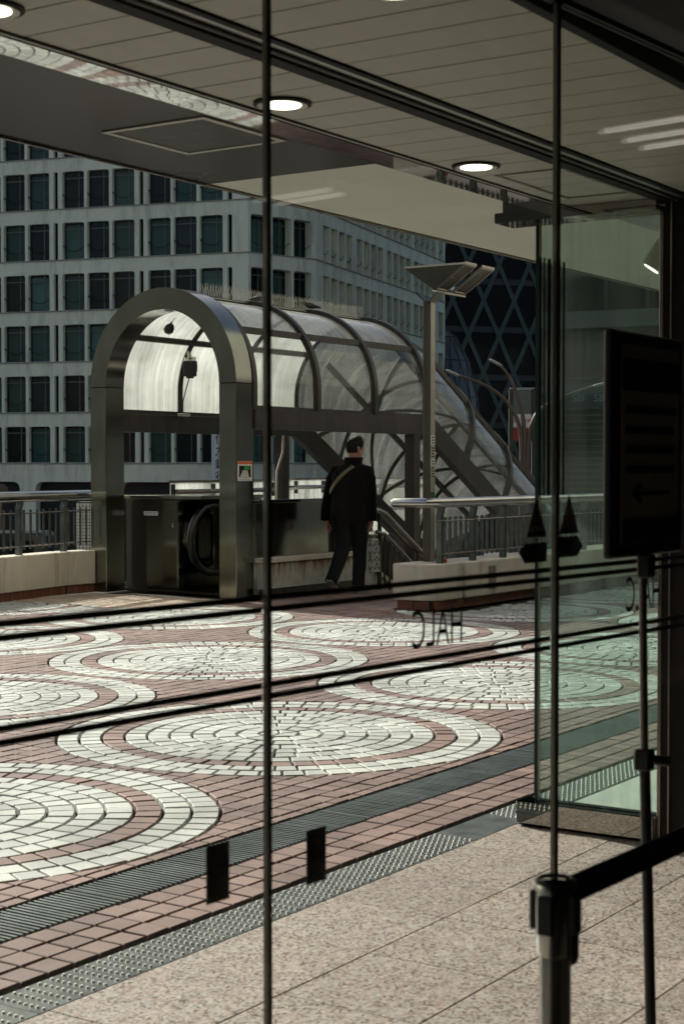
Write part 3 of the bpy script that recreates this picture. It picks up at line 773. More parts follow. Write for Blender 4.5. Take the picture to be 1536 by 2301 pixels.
RIBS = [14.90, 16.20, 17.50, 18.80, 20.05, 21.35, 22.65, 23.95]
def rib(d, wd=.075, off0=-.015, off1=.055):
    mb = MB(); n = 40; rg = []
    b, nn = frame(d); tdir = Vector((1, 0, 0)) if d <= TS else Vector((math.cos(ang), 0, -math.sin(ang)))
    for k in range(n + 1):
        t = k / n; p0, p1 = pt(d, t, off0), pt(d, t, off1)
        rg.append([p0 - tdir * wd / 2, p1 - tdir * wd / 2, p1 + tdir * wd / 2, p0 + tdir * wd / 2])
    return mb.loft(rg)
for d in RIBS: rib(d).build('rib', M['brown'], tun, smooth=True)
def panel(d0, d1, t0, t1, mat):
    mb = MB(); n = 12; ds = [d0, d1] if (d1 <= TS or d0 >= TS) else [d0, TS, TS + .001, d1]
    ds = [d0 + .03] + ds[1:-1] + [d1 - .03]
    rows = [[pt(d, t0 + (t1 - t0) * k / n) for k in range(n + 1)] for d in ds]
    for i in range(len(rows) - 1):
        for k in range(n): mb.poly([rows[i][k], rows[i + 1][k], rows[i + 1][k + 1], rows[i][k + 1]])
    o = mb.build('glass_panel', mat, tun, smooth=True); return o
for i in range(len(RIBS) - 1):
    a, b = RIBS[i], RIBS[i + 1]
    panel(a, b, .0, tm, M['tglass']); panel(a, b, tm, .5, M['tglassr' if i < 3 else 'tglassm'])
    fm_ = M['tglassd' if i < 3 else 'tglassm']; panel(a, b, .5, 1 - tm, fm_); panel(a, b, 1 - tm, 1.0, fm_)
def longi(t, wd, ht, off, name='rail', mat='brown', d0=14.9, d1=24.0):
    mb = MB(); ds = [d0, TS, d1]
    for a, b in ((d0, TS), (TS, d1)):
        pa, pb = pt(a, t, off), (pt(b, t, off) if b > TS else pt(TS, t, off))
        if a == TS:
            bb, nn = frame(TS + .0001); av, hv = prof(t, off); pa = bb + Vector((0, av, 0)) + nn * hv
        mb.bar(pa, pb, wd, ht)
    return mb.build(name, M[mat], tun)
longi(tm, .05, .075, .01); longi(1 - tm, .05, .075, .01); longi(.5, .07, .06, .02, 'ridge_rail')
for t in (0, 1):
    longi(t, .05, .05, 0.0, 'sill_rail')
for yy in (NC - TR - .01, NC + TR + .01):
    MB().box(14.885, TS, yy - .055, yy + .055, 1.94, 2.165).build('edge_beam', M['brown'], tun, bevel=.004)
    bb = Vector((TS, yy, 2.055)); e = Vector((math.cos(ang), 0, -math.sin(ang)))
    MB().bar(bb - e * .03, bb + e * 5.6 - Vector((0, 0, .06)), .11, .30).build('stringer', M['brown'], tun, bevel=.004)
    MB().box(18.38, 18.54, yy - .075, yy + .075, -.45, 1.938).build('column', M['brown'], tun, bevel=.004)
MB().box(14.9, TS, NC - 1.0, NC - .9, 1.96, 2.06).build('cross_beam', M['brownd'], tun)
# bracing on the far side of the sloping part
for a, b in ((19.4, 21.2), (21.3, 23.0)):
    mb = MB(); mb.tube([pt(a + (b - a) * k / 10, .99 - .49 * k / 10, .02) for k in range(11)], .035, 6); mb.build('brace', M['brownd'], tun)
    mb = MB(); mb.tube([pt(b - (b - a) * k / 10, .99 - .49 * k / 10, .02) for k in range(11)], .035, 6); mb.build('brace', M['brownd'], tun)
MB().tube([(18.1, 12.95, 1.94), (18.1, 12.96, 1.7), (18.02, 13.0, 1.45), (18.0, 13.02, .3)], .018, 8).build('conduit', M['frameal'], tun, smooth=True)
mb = MB(); x = 15.3
while x < TS - .02:
    for k, yo in enumerate((-.07, .06)):
        mb.tube([(x + k * .011, NC + yo * .6, 3.55), (x + k * .011 + random.uniform(-.006, .006), NC + yo * 1.1 + random.uniform(-.005, .005), 3.55 + .19 - abs(yo) * .3)], .0036, 4)
    x += .052
mb.build('bird_spikes', M['spike'], tun, kind='stuff')
MB().box(15.2, TS, NC - .06, NC + .06, 3.545, 3.556).build('spike_strip', M['spike'], tun)

# things inside the arch
cab = thing('steel_cabinet', 'stainless steel control cabinet with white label inside the arch', 'cabinet', (15.4, 12.75, 0))
MB().box(15.62, 16.3, 11.99, 12.36, .03, 1.115).build('side_panel', M['steeld'], cab)
MB().box(15.10, 16.3, 12.362, 13.19, .03, 1.115).build('body', M['steeld'], cab, bevel=.005)
MB().box(15.07, 16.3, 11.97, 13.20, 1.117, 1.16).build('top', M['steel'], cab, bevel=.004)
dr = MB().box(15.083, 15.098, 12.365, 13.12, .06, 1.10).build('door', M['steeld'], cab, bevel=.003)
MB().box(15.079, 15.0815, 12.66, 12.88, .915, .965).build('label', M['whitep'], dr)
for k in range(2): MB().box(15.0775, 15.0788, 12.68, 12.86, .930 + k * .017, .935 + k * .017).build('label_text', M['ink'], dr)
MB().lathe([(.03, -.012), (.03, 0), (.022, .001)], (15.078, 12.40, .80), 18, 'x').build('lock', M['steel2'], dr, smooth=True)
MB().lathe([(.016, -.010), (.016, 0)], (15.079, 12.405, .87), 14, 'x').build('lock', M['steel2'], dr, smooth=True)
MB().box(14.9, 17.2, 11.05, 13.28, .0, .028).build('floor_plate', M['steeld'], cab)
nw = thing('escalator_newel', 'round black escalator handrail end beside the steel cabinet', 'escalator', (15.5, 12.12, 0))
ring = []
for k in range(33):
    a = PI / 2 + PI * k / 32; ring.append((15.45 + .41 * math.cos(a), 12.12, .63 + .41 * math.sin(a)))
path = [(17.6, 12.12, 1.04), (16.4, 12.12, 1.04)] + ring + [(16.4, 12.12, .22), (17.2, 12.12, .22)]
MB().tube(path, .045, 10, up=(0, 1, 0)).build('handrail', M['rubber'], nw, smooth=True)
MB().lathe([(.38, -.03), (.40, -.02), (.40, .02), (.38, .03)], (15.45, 12.12, .63), 40, 'y').build('end_disc', M['black'], nw, smooth=True)
MB().box(15.45, 17.4, 12.10, 12.14, .25, 1.0).build('balustrade', M['steeld'], nw)
MB().lathe([(.30, -.10), (.33, -.06), (.33, .10), (.30, .14)], (15.45, 12.24, .63), 40, 'y').build('skirt_drum', M['steeld'], nw, smooth=True)
MB().box(15.08, 15.10, 12.20, 12.24, .68, .84).build('stop_button_plate', M['black'], nw)
MB().lathe([(.016, -.012), (.016, 0)], (15.078, 12.22, .77), 12, 'x').build('stop_button', M['red'], nw)
cc = thing('security_camera', 'grey security camera box hanging on the tunnel rib', 'camera', (16.15, 12.95, 2.9))
cm = Vector((16.13, 13.0, 2.80)); d_ = Vector((-.75, -.60, -.28)).normalized(); r_ = d_.cross(Vector((0, 0, 1))).normalized(); u_ = r_.cross(d_)
MB().obox(cm, d_ * .15, r_ * .075, u_ * .085).build('housing', M['frameal'], cc, bevel=.008)
MB().obox(cm + d_ * .17, d_ * .02, r_ * .085, u_ * .10).build('hood', M['black'], cc, bevel=.006)
MB().obox(cm + d_ * .06 - r_ * .085, d_ * .07, r_ * .008, u_ * .05).build('side_grip', M['black'], cc, bevel=.004)
MB().tube([cm + u_ * .08, cm + Vector((.05, .06, .17)), cm + Vector((.06, .12, .24))], .028, 8).build('mount', M['jambm'], cc, smooth=True)
MB().obox(cm - u_ * .12, d_ * .06, r_ * .05, u_ * .035).build('bracket', M['black'], cc, bevel=.006)
MB().tube([cm - u_ * .12, cm + Vector((-.02, .05, -.30)), cm + Vector((.03, .14, -.45)), cm + Vector((.0, .12, -.60))], .008, 6).build('cable', M['black'], cc, smooth=True)
MB().obox(cm + Vector((.0, .1, -.63)), (.07, 0, 0), (0, .05, 0), (0, 0, .02)).build('junction_box', M['frameal'], cc, bevel=.004)
dm = thing('dome_sensor', 'small dark dome sensor hung from the tunnel glazing', 'sensor', (15.6, 12.93, 3.2))
MB().lathe([(.01, -.07), (.05, -.05), (.07, 0), (.065, .05), (.03, .08), (.015, .13)], (15.55, 12.87, 3.22), 20).build('dome', M['black'], dm, smooth=True)
MB().tube([(15.55, 12.87, 3.33), (15.55, 12.85, 3.42)], .012, 8).build('stem', M['black'], dm)
ld = thing('lantern', 'pale cylindrical lantern under the tunnel crown', 'light', (16.15, 12.45, 3.3))
MB().lathe([(.10, -.12), (.115, -.11), (.115, .10), (.10, .11)], (16.2, 12.52, 3.32), 24).build('body', M['cream'], ld, smooth=True)
MB().tube([(16.2, 12.5, 3.43), (16.2, 12.5, 3.53)], .015, 8).build('stem', M['frameal'], ld)

# escalator flank with rusty plinth, stairs and their rails
fk = thing('escalator_flank', 'steel side panel on a rust stained plinth beside the escalator', 'balustrade', (16, 11.0, 0))
MB().box(14.886, 16.36, 11.03, 11.055, .46, 1.085).build('steel_sheet', M['steel'], fk)
MB().box(14.886, 16.37, 11.0, 11.07, 1.087, 1.125).build('top_rail', M['steel'], fk, bevel=.004)
MB().box(16.365, 17.3, 11.035, 11.05, .46, 1.06).build('dark_sheet', M['brownd'], fk)
for k in range(7): MB().box(16.45 + k * .12, 16.47 + k * .12, 11.0, 11.03, .47, .98).build('baluster', M['brown'], fk)
MB().box(14.886, 16.82, 10.93, 11.02, .10, .395).build('plinth', M['rust'], fk)
for a, b in ((14.886, 16.36), (16.385, 16.82)): MB().box(a, b, 10.90, 11.06, .40, .455).build('coping', M['creamw'], fk, bevel=.004)
x = 14.9
while x < 16.7:
    MB().box(x, x + .2, 10.945, 11.0, .0, .097).build('brick', M['brownd'], fk); x += .206
def slope(a, x1, x0=16.82, k=-.50): return a + (x1 - x0) * k
MB().prism([(16.822, 10.93, .395), (20.5, 10.93, slope(.395, 20.5)), (20.5, 10.93, slope(.0, 20.5)), (16.822, 10.93, -.05)], (0, .09, 0)).build('sloping_plinth', M['rust'], fk)
MB().prism([(16.822, 10.90, .455), (20.5, 10.90, slope(.455, 20.5)), (20.5, 10.90, slope(.40, 20.5)), (16.822, 10.90, .40)], (0, .16, 0)).build('sloping_coping', M['creamw'], fk)
stt = MB()
for k in range(16):
    x = 16.85 + .3 * k; z = -.16 * (k + 1)
    stt.box(x, x + .3, 9.15, 10.93, z - .25, z)
struct('stair_steps', stt, M['stairt'])
hr = thing('stair_handrail', 'double tube bronze handrail running down beside the steps', 'handrail', (17.5, 10.85, 0))
MB().tube([(17.05, 10.86, .96), (17.22, 10.86, .955), (17.40, 10.86, .90), (20, 10.86, .90 - 2.6 * .59)], .045, 14).build('upper_tube', M['jambm'], hr, smooth=True)
MB().tube([(17.1, 10.80, .69), (17.3, 10.80, .655), (20, 10.80, .655 - 2.7 * .60)], .024, 12).build('lower_tube', M['jambm'], hr, smooth=True)
for k in range(22):
    x = 17.35 + k * .12; z1 = .62 - (x - 17.35) * .6; MB().box(x, x + .018, 10.83, 10.85, z1 - .62, z1).build('baluster', M['brown'], hr)
for x in (17.25, 18.2, 19.2): z1 = .9 - max(0, x - 17.4) * .59; MB().box(x, x + .04, 10.84, 10.88, z1 - .95, z1).build('post', M['brown'], hr)
bs = thing('curved_screen', 'sunlit curved white panel screen with two pipe rails behind the steps', 'screen', (19, 14, 0))
pl = [(16.35, 13.50), (17.2, 13.50), (18.2, 13.62), (19.2, 13.95), (20.2, 14.5), (21.2, 14.95), (22.2, 15.1), (23.2, 14.9), (24.2, 14.3)]
for i in range(len(pl) - 1):
    (a, b), (c, d) = pl[i], pl[i + 1]
    MB().prism([(a, b, .35), (c, d, .35), (c, d, 1.30), (a, b, 1.30)], (-.006, .012, 0)).build('panel', M['frost'], bs)
    MB().prism([(a, b, 1.302), (c, d, 1.302), (c, d, 1.33), (a, b, 1.33)], (-.01, .03, 0)).build('cap', M['jambm'], bs)
    MB().prism([(a, b, -.45), (c, d, -.45), (c, d, .345), (a, b, .345)], (-.02, .10, 0)).build('dado', M['steeld'], bs)
for z in (1.18, .80): MB().tube([(a, b - .09, z) for a, b in pl], .035, 10).build('pipe_rail', M['jambm'], bs, smooth=True)
for (a, b) in pl[:-1]:
    for z in (1.18, .80): MB().box(a - .015, a + .015, b - .06, b - .005, z - .10, z + .10).build('clamp', M['black'], bs)

# ------------------------------------------------------------------ low walls and railings round the deck
def railing(label, A, B, z0, zt, cap_start=False, bars=None, pitch=.13, extra=None, tube_r=.052, post_every=7, bw=.032):
    A, B = Vector((*A, 0)), Vector((*B, 0)); d = (B - A); L = d.length; d.normalize(); n = Vector((-d.y, d.x, 0))
    t = thing('railing', label, 'railing', tuple(A + Vector((0, 0, z0))))
    path = [A + Vector((0, 0, zt)), B + Vector((0, 0, zt))]
    if extra: path = [Vector((*e, zt)) for e in extra] + path
    rs = [tube_r] * len(path)
    if cap_start:
        q = (path[1] - path[0]).normalized(); path = [path[0] - q * .05, path[0] - q * .035] + path; rs = [tube_r * .3, tube_r * .8] + rs
    MB().tube(path, rs, 20).build('top_tube', M['steel2'], t, smooth=True)
    for z in (z0 + .10, zt - .19): MB().tube([A + Vector((0, 0, z)) - n * .02, B + Vector((0, 0, z)) - n * .02], .009, 8).build('rod', M['jambm'], t)
    k = 0; x = .06
    while x < L - .02:
        p = A + d * x
        if k % post_every == 0:
            mb = MB(); mb.bar(p + Vector((0, 0, z0 - .01)), p + Vector((0, 0, zt - .14)), .014, .06, up=n); mb.bar(p + d * .05 + Vector((0, 0, z0 - .01)), p + d * .05 + Vector((0, 0, zt - .14)), .014, .06, up=n)
            mb.bar(p + Vector((0, 0, zt - .145)), p + d * .04 + Vector((0, 0, zt - .03)) , .014, .06, up=n)
            mb.bar(p + d * .05 + Vector((0, 0, zt - .145)), p + d * .09 + Vector((0, 0, zt - .03)), .014, .06, up=n)
            mb.build('post', M['plate'], t)
        else:
            MB().bar(p + Vector((0, 0, z0 + .06)), p + Vector((0, 0, zt - .15)), bw, .014, up=n).build('baluster', M['plate'], t)
        x += pitch; k += 1
    return t
def lowwall(label, poly, z0, z1, thick=.28, out=1):
    t = thing('low_wall', label, 'wall', (poly[0][0], poly[0][1], 0))
    for i in range(len(poly) - 1):
        A, B = Vector((*poly[i], 0)), Vector((*poly[i + 1], 0)); d = (B - A).normalized(); n = Vector((-d.y, d.x, 0))
        MB().prism([A + Vector((0, 0, z0)), B - d * .003 + Vector((0, 0, z0)), B - d * .003 + Vector((0, 0, z1)), A + Vector((0, 0, z1))], n * thick).build('concrete_block', M['creamw'], t, bevel=.012, seg=2)
        L = (B - A).length; k = 0
        me = None
        while k * .086 < L - .04:
            p = A + d * (.002 + k * .086) + n * .03
            mb = MB(); mb.prism([p, p + d * .08, p + d * .08 + Vector((0, 0, z0 - .004)), p + Vector((0, 0, z0 - .004))], n * .06)
            if k * .086 < 5: mb.build('brick', M['brick'], t)
            k += 1
        MB().prism([A + n * .05, B + n * .05, B + n * .05 + Vector((0, 0, z0 - .002)), A + n * .05 + Vector((0, 0, z0 - .002))], n * (thick - .08)).build('base_core', M['grout'], t)
    return t
lowwall('long cream concrete wall on a brick course left of the arch', [(9.6, 12.42), (14.12, 13.22), (14.545, 13.18)], .10, .50)
railing('steel railing with thick tube top left of the arch', (9.6, 12.56), (14.72, 13.447), .50, 1.165, tube_r=.062)
pw = thing('planter_wall', 'cream concrete wall with rounded corner beneath the lamp post', 'wall', (14.8, 8.7, 0))
MB().prism([(14.49, 8.95, .1), (14.49, 8.60, .1), (14.55, 8.47, .1), (14.66, 8.42, .1), (15.06, 8.42, .1), (15.06, 8.95, .1)], (0, 0, .385)).build('end_block', M['creamw'], pw, bevel=.014, seg=2)
MB().box(15.10, 24, 8.40, 8.93, .10, .482).build('concrete_block', M['creamw'], pw, bevel=.014, seg=2)
MB().box(15.05, 15.11, 8.47, 8.90, .02, .44).build('joint_strip', M['trackm'], pw)
MB().box(14.53, 24, 8.50, 8.9, .0, .102).build('base_core', M['grout'], pw)
bmx = MB().box(0, .19, 0, .05, 0, .094).build('brick', M['brick'], pw, local=True); bmx.location = Vector((14.56, 8.45, .001)) - ORG[pw.name]
for k in range(1, 40): inst('brick', bmx.data, pw, Vector((14.56 + k * .2, 8.45, .001)) - ORG[pw.name])
for k in range(2): inst('brick', bmx.data, pw, Vector((14.57, 8.52 + k * .2, .001)) - ORG[pw.name], R(90))
ob = MB().box(15.60, 15.75, 8.385, 8.399, .17, .42).build('outlet_cover', M['jambm'], pw, bevel=.003)
MB().lathe([(.02, -.006), (.02, 0)], (15.68, 8.383, .30), 12, 'y').build('lock', M['black'], ob)
railing('steel railing with thick bent tube top on the planter wall', (14.66, 8.52), (24, 8.52), .485, 1.125, True, pitch=.118, extra=[(14.60, 8.98), (14.60, 8.58)], post_every=6, bw=.058)
lt = thing('litter_packet', 'crumpled red and white packet lying on the planter wall', 'litter', (14.82, 8.62, .487))
MB().obox((14.82, 8.55, .512), (.05, -.03, .004), (.016, .026, .004), (0, .002, .022)).build('packet', M['red'], lt, bevel=.006)
MB().obox((14.81, 8.54, .5365), (.028, -.017, .002), (.010, .016, .002), (0, 0, .002)).build('label', M['whitep'], lt)

# lamp post with butterfly head
lp = thing('lamp_post', 'square steel lamp post with butterfly shaped head', 'street lamp', (15.0, 8.807, .48))
LX, LY = 15.0, 8.807
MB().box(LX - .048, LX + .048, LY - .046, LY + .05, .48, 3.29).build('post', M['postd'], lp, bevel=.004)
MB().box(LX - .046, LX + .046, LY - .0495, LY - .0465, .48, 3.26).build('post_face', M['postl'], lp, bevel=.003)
AP = Vector((15.05, 8.77, 3.405))
for sgn in (-1, 1):
    MB().prism([(LX - .07, LY - .01, 3.25), (LX + .08, LY - .01, 3.25), (LX + .08, LY - .01 + sgn * .14, 3.37), (LX - .07, LY - .01 + sgn * .14, 3.37)], (0, 0, .012)).build('bracket_plate', M['steeld'], lp)
WN, WZ = .375, .255
for sgn in (-1, 1):
    for k, (sa, sb) in enumerate(((0, .26), (.38, .66))):
        def q(u, v, dz=0): return AP + Vector((u, sgn * WN * v, WZ * v + dz))
        for (u0, u1, v0, v1) in ((sa, sb, 0, .06), (sa, sb, .94, 1.0), (sa, sa + .025, .0605, .9395), (sb - .025, sb, .0605, .9395)):
            MB().prism([q(u0, v0), q(u1, v0), q(u1, v1), q(u0, v1)], (0, 0, .03)).build('panel_frame', M['jambm'], lp)
        MB().prism([q(sa + .026, .062, .012), q(sb - .026, .062, .012), q(sb - .026, .938, .012), q(sa + .026, .938, .012)], (0, 0, .012)).build('reflector', M['steeld'], lp)
        for j in range(5):
            u = sa + .05 + j * (sb - sa - .1) / 4
            MB().prism([q(u, .07, .004), q(u + .005, .07, .004), q(u + .005, .93, .004), q(u, .93, .004)], (0, 0, .007)).build('louvre', M['jambm'], lp)
MB().prism([AP + Vector((-.002, 0, .004)), AP + Vector((-.002, WN - .01, WZ - .002)), AP + Vector((-.002, -WN + .01, WZ - .002))], (-.012, 0, 0)).build('end_plate', M['steeld'], lp)
MB().bar(AP + Vector((0, WN, WZ + .01)), AP + Vector((0, -WN, WZ + .01)), .03, .02).build('top_rim', M['frameal'], lp)
MB().box(14.97, AP.x + .66, AP.y - .015, AP.y + .015, 3.385, 3.405).build('keel', M['jambm'], lp)
for z0, z1, m in ((1.745, 1.845, 'whitep'), (1.60, 1.735, 'sticker'), (1.52, 1.59, 'whitep'), (1.385, 1.51, 'sticker'), (1.17, 1.24, 'green')):
    o = MB().box(LX - .045, LX + .04, LY - .0515, LY - .0498, z0, z1).build('sticker', M[m], lp)
    for k in range(int((z1 - z0) / .03)): MB().box(LX - .03, LX + .025, LY - .0528, LY - .0516, z0 + .010 + k * .03, z0 + .026 + k * .03).build('sticker_print', M['ink'], o)

# ------------------------------------------------------------------ the walking person (facing +x) and the bag in the right hand
PX, PY = 16.0, 10.47
per = thing('person', 'person in black coat walking away with a shoulder strap', 'person', (PX, PY, 0))
def W(p): return Vector((PX + p[0], PY + p[1], p[2]))
# skeleton of one continuous body: (name, position, radius)
J = dict(
    pel=((-.02, 0, .98), .125), sp1=((-.01, 0, 1.14), .125), sp2=((.02, 0, 1.32), .135), sp3=((.035, 0, 1.46), .11), nk=((.05, 0, 1.545), .058), nk2=((.068, 0, 1.60), .056),
    hd1=((.082, -.004, 1.66), .078), hd2=((.09, -.006, 1.73), .09), hd3=((.085, -.006, 1.79), .072),
    ls=((.03, .19, 1.45), .062), le=((-.04, .27, 1.17), .048), lw=((-.06, .30, .885), .030), lp=((-.05, .30, .82), .030),
    rs=((.03, -.19, 1.45), .062), re=((.02, -.245, 1.16), .048), rw=((.06, -.25, .88), .030), rp=((.07, -.25, .815), .030),
    lh=((-.03, .08, .93), .09), lk=((-.06, .068, .53), .062), la=((-.335, .055, .19), .042), lf=((-.29, .055, .11), .035), lt=((-.20, .053, .045), .028),
    rh=((-.01, -.08, .93), .09), rk=((.12, -.06, .51), .062), ra=((.10, -.05, .10), .042), rf=((.15, -.05, .05), .036), rt=((.28, -.055, .032), .028))
for sd_, s in (('l', 1), ('r', -1)):
    b = Vector(J[sd_ + 'p'][0])
    for k, (dy, ln) in enumerate(((.026, .058), (.009, .066), (-.009, .062), (-.024, .050))):
        nm = sd_ + 'g%d' % k; c = .03 if sd_ == 'l' else .045
        J[nm + 'a'] = (tuple(b + Vector((dy, -s * .004, -.035))), .0095); J[nm + 'b'] = (tuple(b + Vector((dy * 1.1, -s * c * .45, -.035 - ln * .55))), .0085)
        J[nm + 'c'] = (tuple(b + Vector((dy * 1.1, -s * c, -.035 - ln * (.95 if sd_ == 'l' else .6)))), .0075)
    J[sd_ + 'ta'] = (tuple(b + Vector((.03, -s * .008, .0))), .011); J[sd_ + 'tb'] = (tuple(b + Vector((.045, -s * .02, -.035))), .0095); J[sd_ + 'tc'] = (tuple(b + Vector((.045, -s * .028, -.062))), .008)
E_ = [('pel', 'sp1'), ('sp1', 'sp2'), ('sp2', 'sp3'), ('sp3', 'nk'), ('nk', 'nk2'), ('nk2', 'hd1'), ('hd1', 'hd2'), ('hd2', 'hd3')]
for s in 'lr':
    E_ += [('sp3', s + 's'), (s + 's', s + 'e'), (s + 'e', s + 'w'), (s + 'w', s + 'p'), ('pel', s + 'h'), (s + 'h', s + 'k'), (s + 'k', s + 'a'), (s + 'a', s + 'f'), (s + 'f', s + 't')]
    for k in range(4): E_ += [(s + 'p', s + 'g%da' % k), (s + 'g%da' % k, s + 'g%db' % k), (s + 'g%db' % k, s + 'g%dc' % k)]
    E_ += [(s + 'p', s + 'ta'), (s + 'ta', s + 'tb'), (s + 'tb', s + 'tc')]
names = list(J); idx = {n: i for i, n in enumerate(names)}
me = bpy.data.meshes.new('body'); me.from_pydata([J[n][0] for n in names], [(idx[a], idx[b]) for a, b in E_], [])
body = bpy.data.objects.new('body', me); COL.objects.link(body); body.parent = per
body.modifiers.new('skin', 'SKIN')
for n in names:
    sv = me.skin_vertices[0].data[idx[n]]; r = J[n][1]; sv.radius = (r, r)
    sv.use_root = (n == 'pel')
body.modifiers.new('sub', 'SUBSURF').levels = 2; body.modifiers['sub'].render_levels = 2
me.materials.append(M['skin'])
def ell(c, rx, ry, n=24, ax=(1, 0, 0), ay=(0, 1, 0)):
    c, ax, ay = W(c), Vector(ax), Vector(ay)
    return [c + ax * rx * math.cos(2 * PI * k / n) + ay * ry * math.sin(2 * PI * k / n) for k in range(n)]
def wob(rings, amp, seed=0):
    rnd = random.Random(seed); out = []
    for i, r in enumerate(rings):
        c = sum((Vector(p) for p in r), Vector()) / len(r); ph = rnd.uniform(0, 6.28)
        out.append([c + (Vector(p) - c) * (1 + amp * math.sin(3 * 2 * PI * k / len(r) + ph) + rnd.uniform(-amp, amp) * .5) for k, p in enumerate(r)])
    return out
# face details on the far side of the head: nose, mouth, ears, eyes
hd = Vector((.088, -.006, 1.725)); tn = R(-24); fx, fy = Vector((math.cos(tn), math.sin(tn), 0)), Vector((-math.sin(tn), math.cos(tn), 0))
mb = MB()
rr = [(z_, a_ * .93, b_ * .93) for z_, a_, b_ in [(1.575, .048, .046), (1.60, .062, .052), (1.63, .080, .060), (1.66, .094, .068), (1.70, .102, .074), (1.74, .105, .078), (1.78, .100, .078), (1.81, .082, .066), (1.828, .045, .04)]]
mb.loft([[W((hd.x, hd.y, z)) + fx * (rx * math.cos(2 * PI * k / 24) + (.008 if z < 1.7 else 0)) + fy * ry * math.sin(2 * PI * k / 24) for k in range(24)] for z, rx, ry in rr])
mb.tube([W(hd) + fx * .098 + Vector((0, 0, .02)), W(hd) + fx * .122 + Vector((0, 0, -.025))], [.008, .015], 8)
head = mb.build('head', M['skin'], per, smooth=True)
for s in (-1, 1):
    c = W(hd) + fy * s * .078 + fx * -.004 + Vector((0, 0, -.012))
    MB().tube([c + Vector((0, 0, .034)) - fx * .006, c + fy * s * .012 + Vector((0, 0, .015)), c + fy * s * .010 + Vector((0, 0, -.012)), c + fx * .008 + Vector((0, 0, -.032))], [.008, .016, .014, .007], 8).build('ear', M['skin'], head, smooth=True)
    MB().lathe([(.001, -.008), (.009, 0), (.001, .008)], W(hd) + fx * .092 + fy * s * .034 + Vector((0, 0, .012)), 10).build('eye', M['ink'], head, smooth=True)
MB().bar(W(hd) + fx * .104 + fy * .024 + Vector((0, 0, -.062)), W(hd) + fx * .104 - fy * .024 + Vector((0, 0, -.062)), .01, .008).build('mouth', M['red'], head)
# hair: full cap on top, close cropped at the nape
mb = MB(); rg = []
hr_ = [(z_, a_ * .92, b_ * .92, c_) for z_, a_, b_, c_ in [(1.672, .104, .077, .0), (1.70, .112, .083, -.004), (1.735, .118, .089, -.006), (1.77, .118, .091, -.004), (1.80, .110, .086, 0.0), (1.826, .090, .073, .006), (1.845, .058, .048, .012), (1.852, .02, .02, .012)]]
rnd = random.Random(3)
for z, rx, ry, o_ in hr_:
    ring = []
    for k in range(28):
        a = 2 * PI * k / 28; ca, sa = math.cos(a), math.sin(a)
        lift = max(0, ca) * .085 if z < 1.77 else (.01 * max(0, ca))
        kk = 1 + rnd.uniform(-.03, .05)
        ring.append(W((hd.x, hd.y, z + lift + (.012 * ca if z > 1.8 else 0))) + fx * (rx * ca * kk + o_) + fy * ry * sa * kk)
    rg.append(ring)
mb.loft(rg)
for k in range(260):
    a = rnd.uniform(0, 2 * PI); h = rnd.uniform(.25, 1.0); z, rx, ry, o_ = hr_[int(1 + h * 5.5)]
    ca, sa = math.cos(a), math.sin(a); q = W((hd.x, hd.y, z + max(0, ca) * .03)) + fx * (rx * ca * .98 + o_) + fy * ry * sa * .98
    tdir = (fx * (ca * .4 + .5) + fy * sa * .5 + Vector((0, 0, -.25 + h * .7 - .3 * (ca < 0)))).normalized()
    mb.tube([q, q + tdir * .007, q + tdir * .013 + Vector((0, 0, -.004))], [.007, .005, .001], 4)
mb.build('hair', M['hair'], per, smooth=True)
# coat: torso, collar, sleeves
mb = MB()
tor = [(-.03, .83, .165, .235), (-.03, .90, .172, .232), (-.025, 1.02, .17, .222), (-.01, 1.15, .165, .222), (.01, 1.28, .168, .236), (.02, 1.38, .162, .245), (.03, 1.45, .142, .232), (.04, 1.50, .112, .175), (.05, 1.53, .092, .108)]
mb.loft(wob([ell((cx, 0, z), rx * 1.10, ry * 1.09, 28) for cx, z, rx, ry in tor], .016, 1))
mb.loft([ell((.045, 0, 1.505), .115, .13, 24), ell((.055, 0, 1.545), .104, .110, 24), ell((.062, -.002, 1.59), .108, .112, 24), ell((.066, -.002, 1.618), .110, .114, 24), ell((.07, -.002, 1.620), .094, .098, 24), ell((.064, 0, 1.55), .074, .078, 24)])
def sleeve(pts, rs): mb.tube([W(p) for p in pts], rs, 16, flat=1.0)
sleeve([(.03, .12, 1.46), (.02, .20, 1.445), (.0, .25, 1.36), (-.035, .272, 1.19), (-.055, .295, 1.02), (-.062, .305, .90), (-.062, .305, .865)], [.075, .086, .086, .078, .074, .068, .066])
sleeve([(.03, -.12, 1.46), (.03, -.20, 1.445), (.03, -.238, 1.36), (.025, -.25, 1.18), (.042, -.258, 1.02), (.058, -.258, .90), (.06, -.258, .868)], [.085, .092, .086, .076, .072, .066, .064])
coat = mb.build('coat', M['coat'], per, smooth=True)
def coat_back(y, z):
    for (c0, z0_, a0, b0), (c1, z1_, a1, b1) in zip(tor[:-1], tor[1:]):
        if z0_ <= z <= z1_:
            f = (z - z0_) / (z1_ - z0_); c, ra, rb = c0 + (c1 - c0) * f, a0 + (a1 - a0) * f, b0 + (b1 - b0) * f
            return c - ra * 1.12 * math.sqrt(max(0, 1 - (y / (rb * 1.09)) ** 2))
    return -.1
mb = MB(); n = 24; pa = []
for k in range(n + 1):
    f = k / n; yy, zz = .205 - f * .300, 1.20 + f * .315
    pa.append((yy, zz))
mb.loft([[W((coat_back(y + q * .017, z + q * .017) - o_, y + q * .017, z + q * .017)) for q, o_ in ((-1, .018), (0, .020), (1, .018), (1, .030), (0, .032), (-1, .030))] for y, z in pa])
mb.build('shoulder_strap', M['strap'], per)
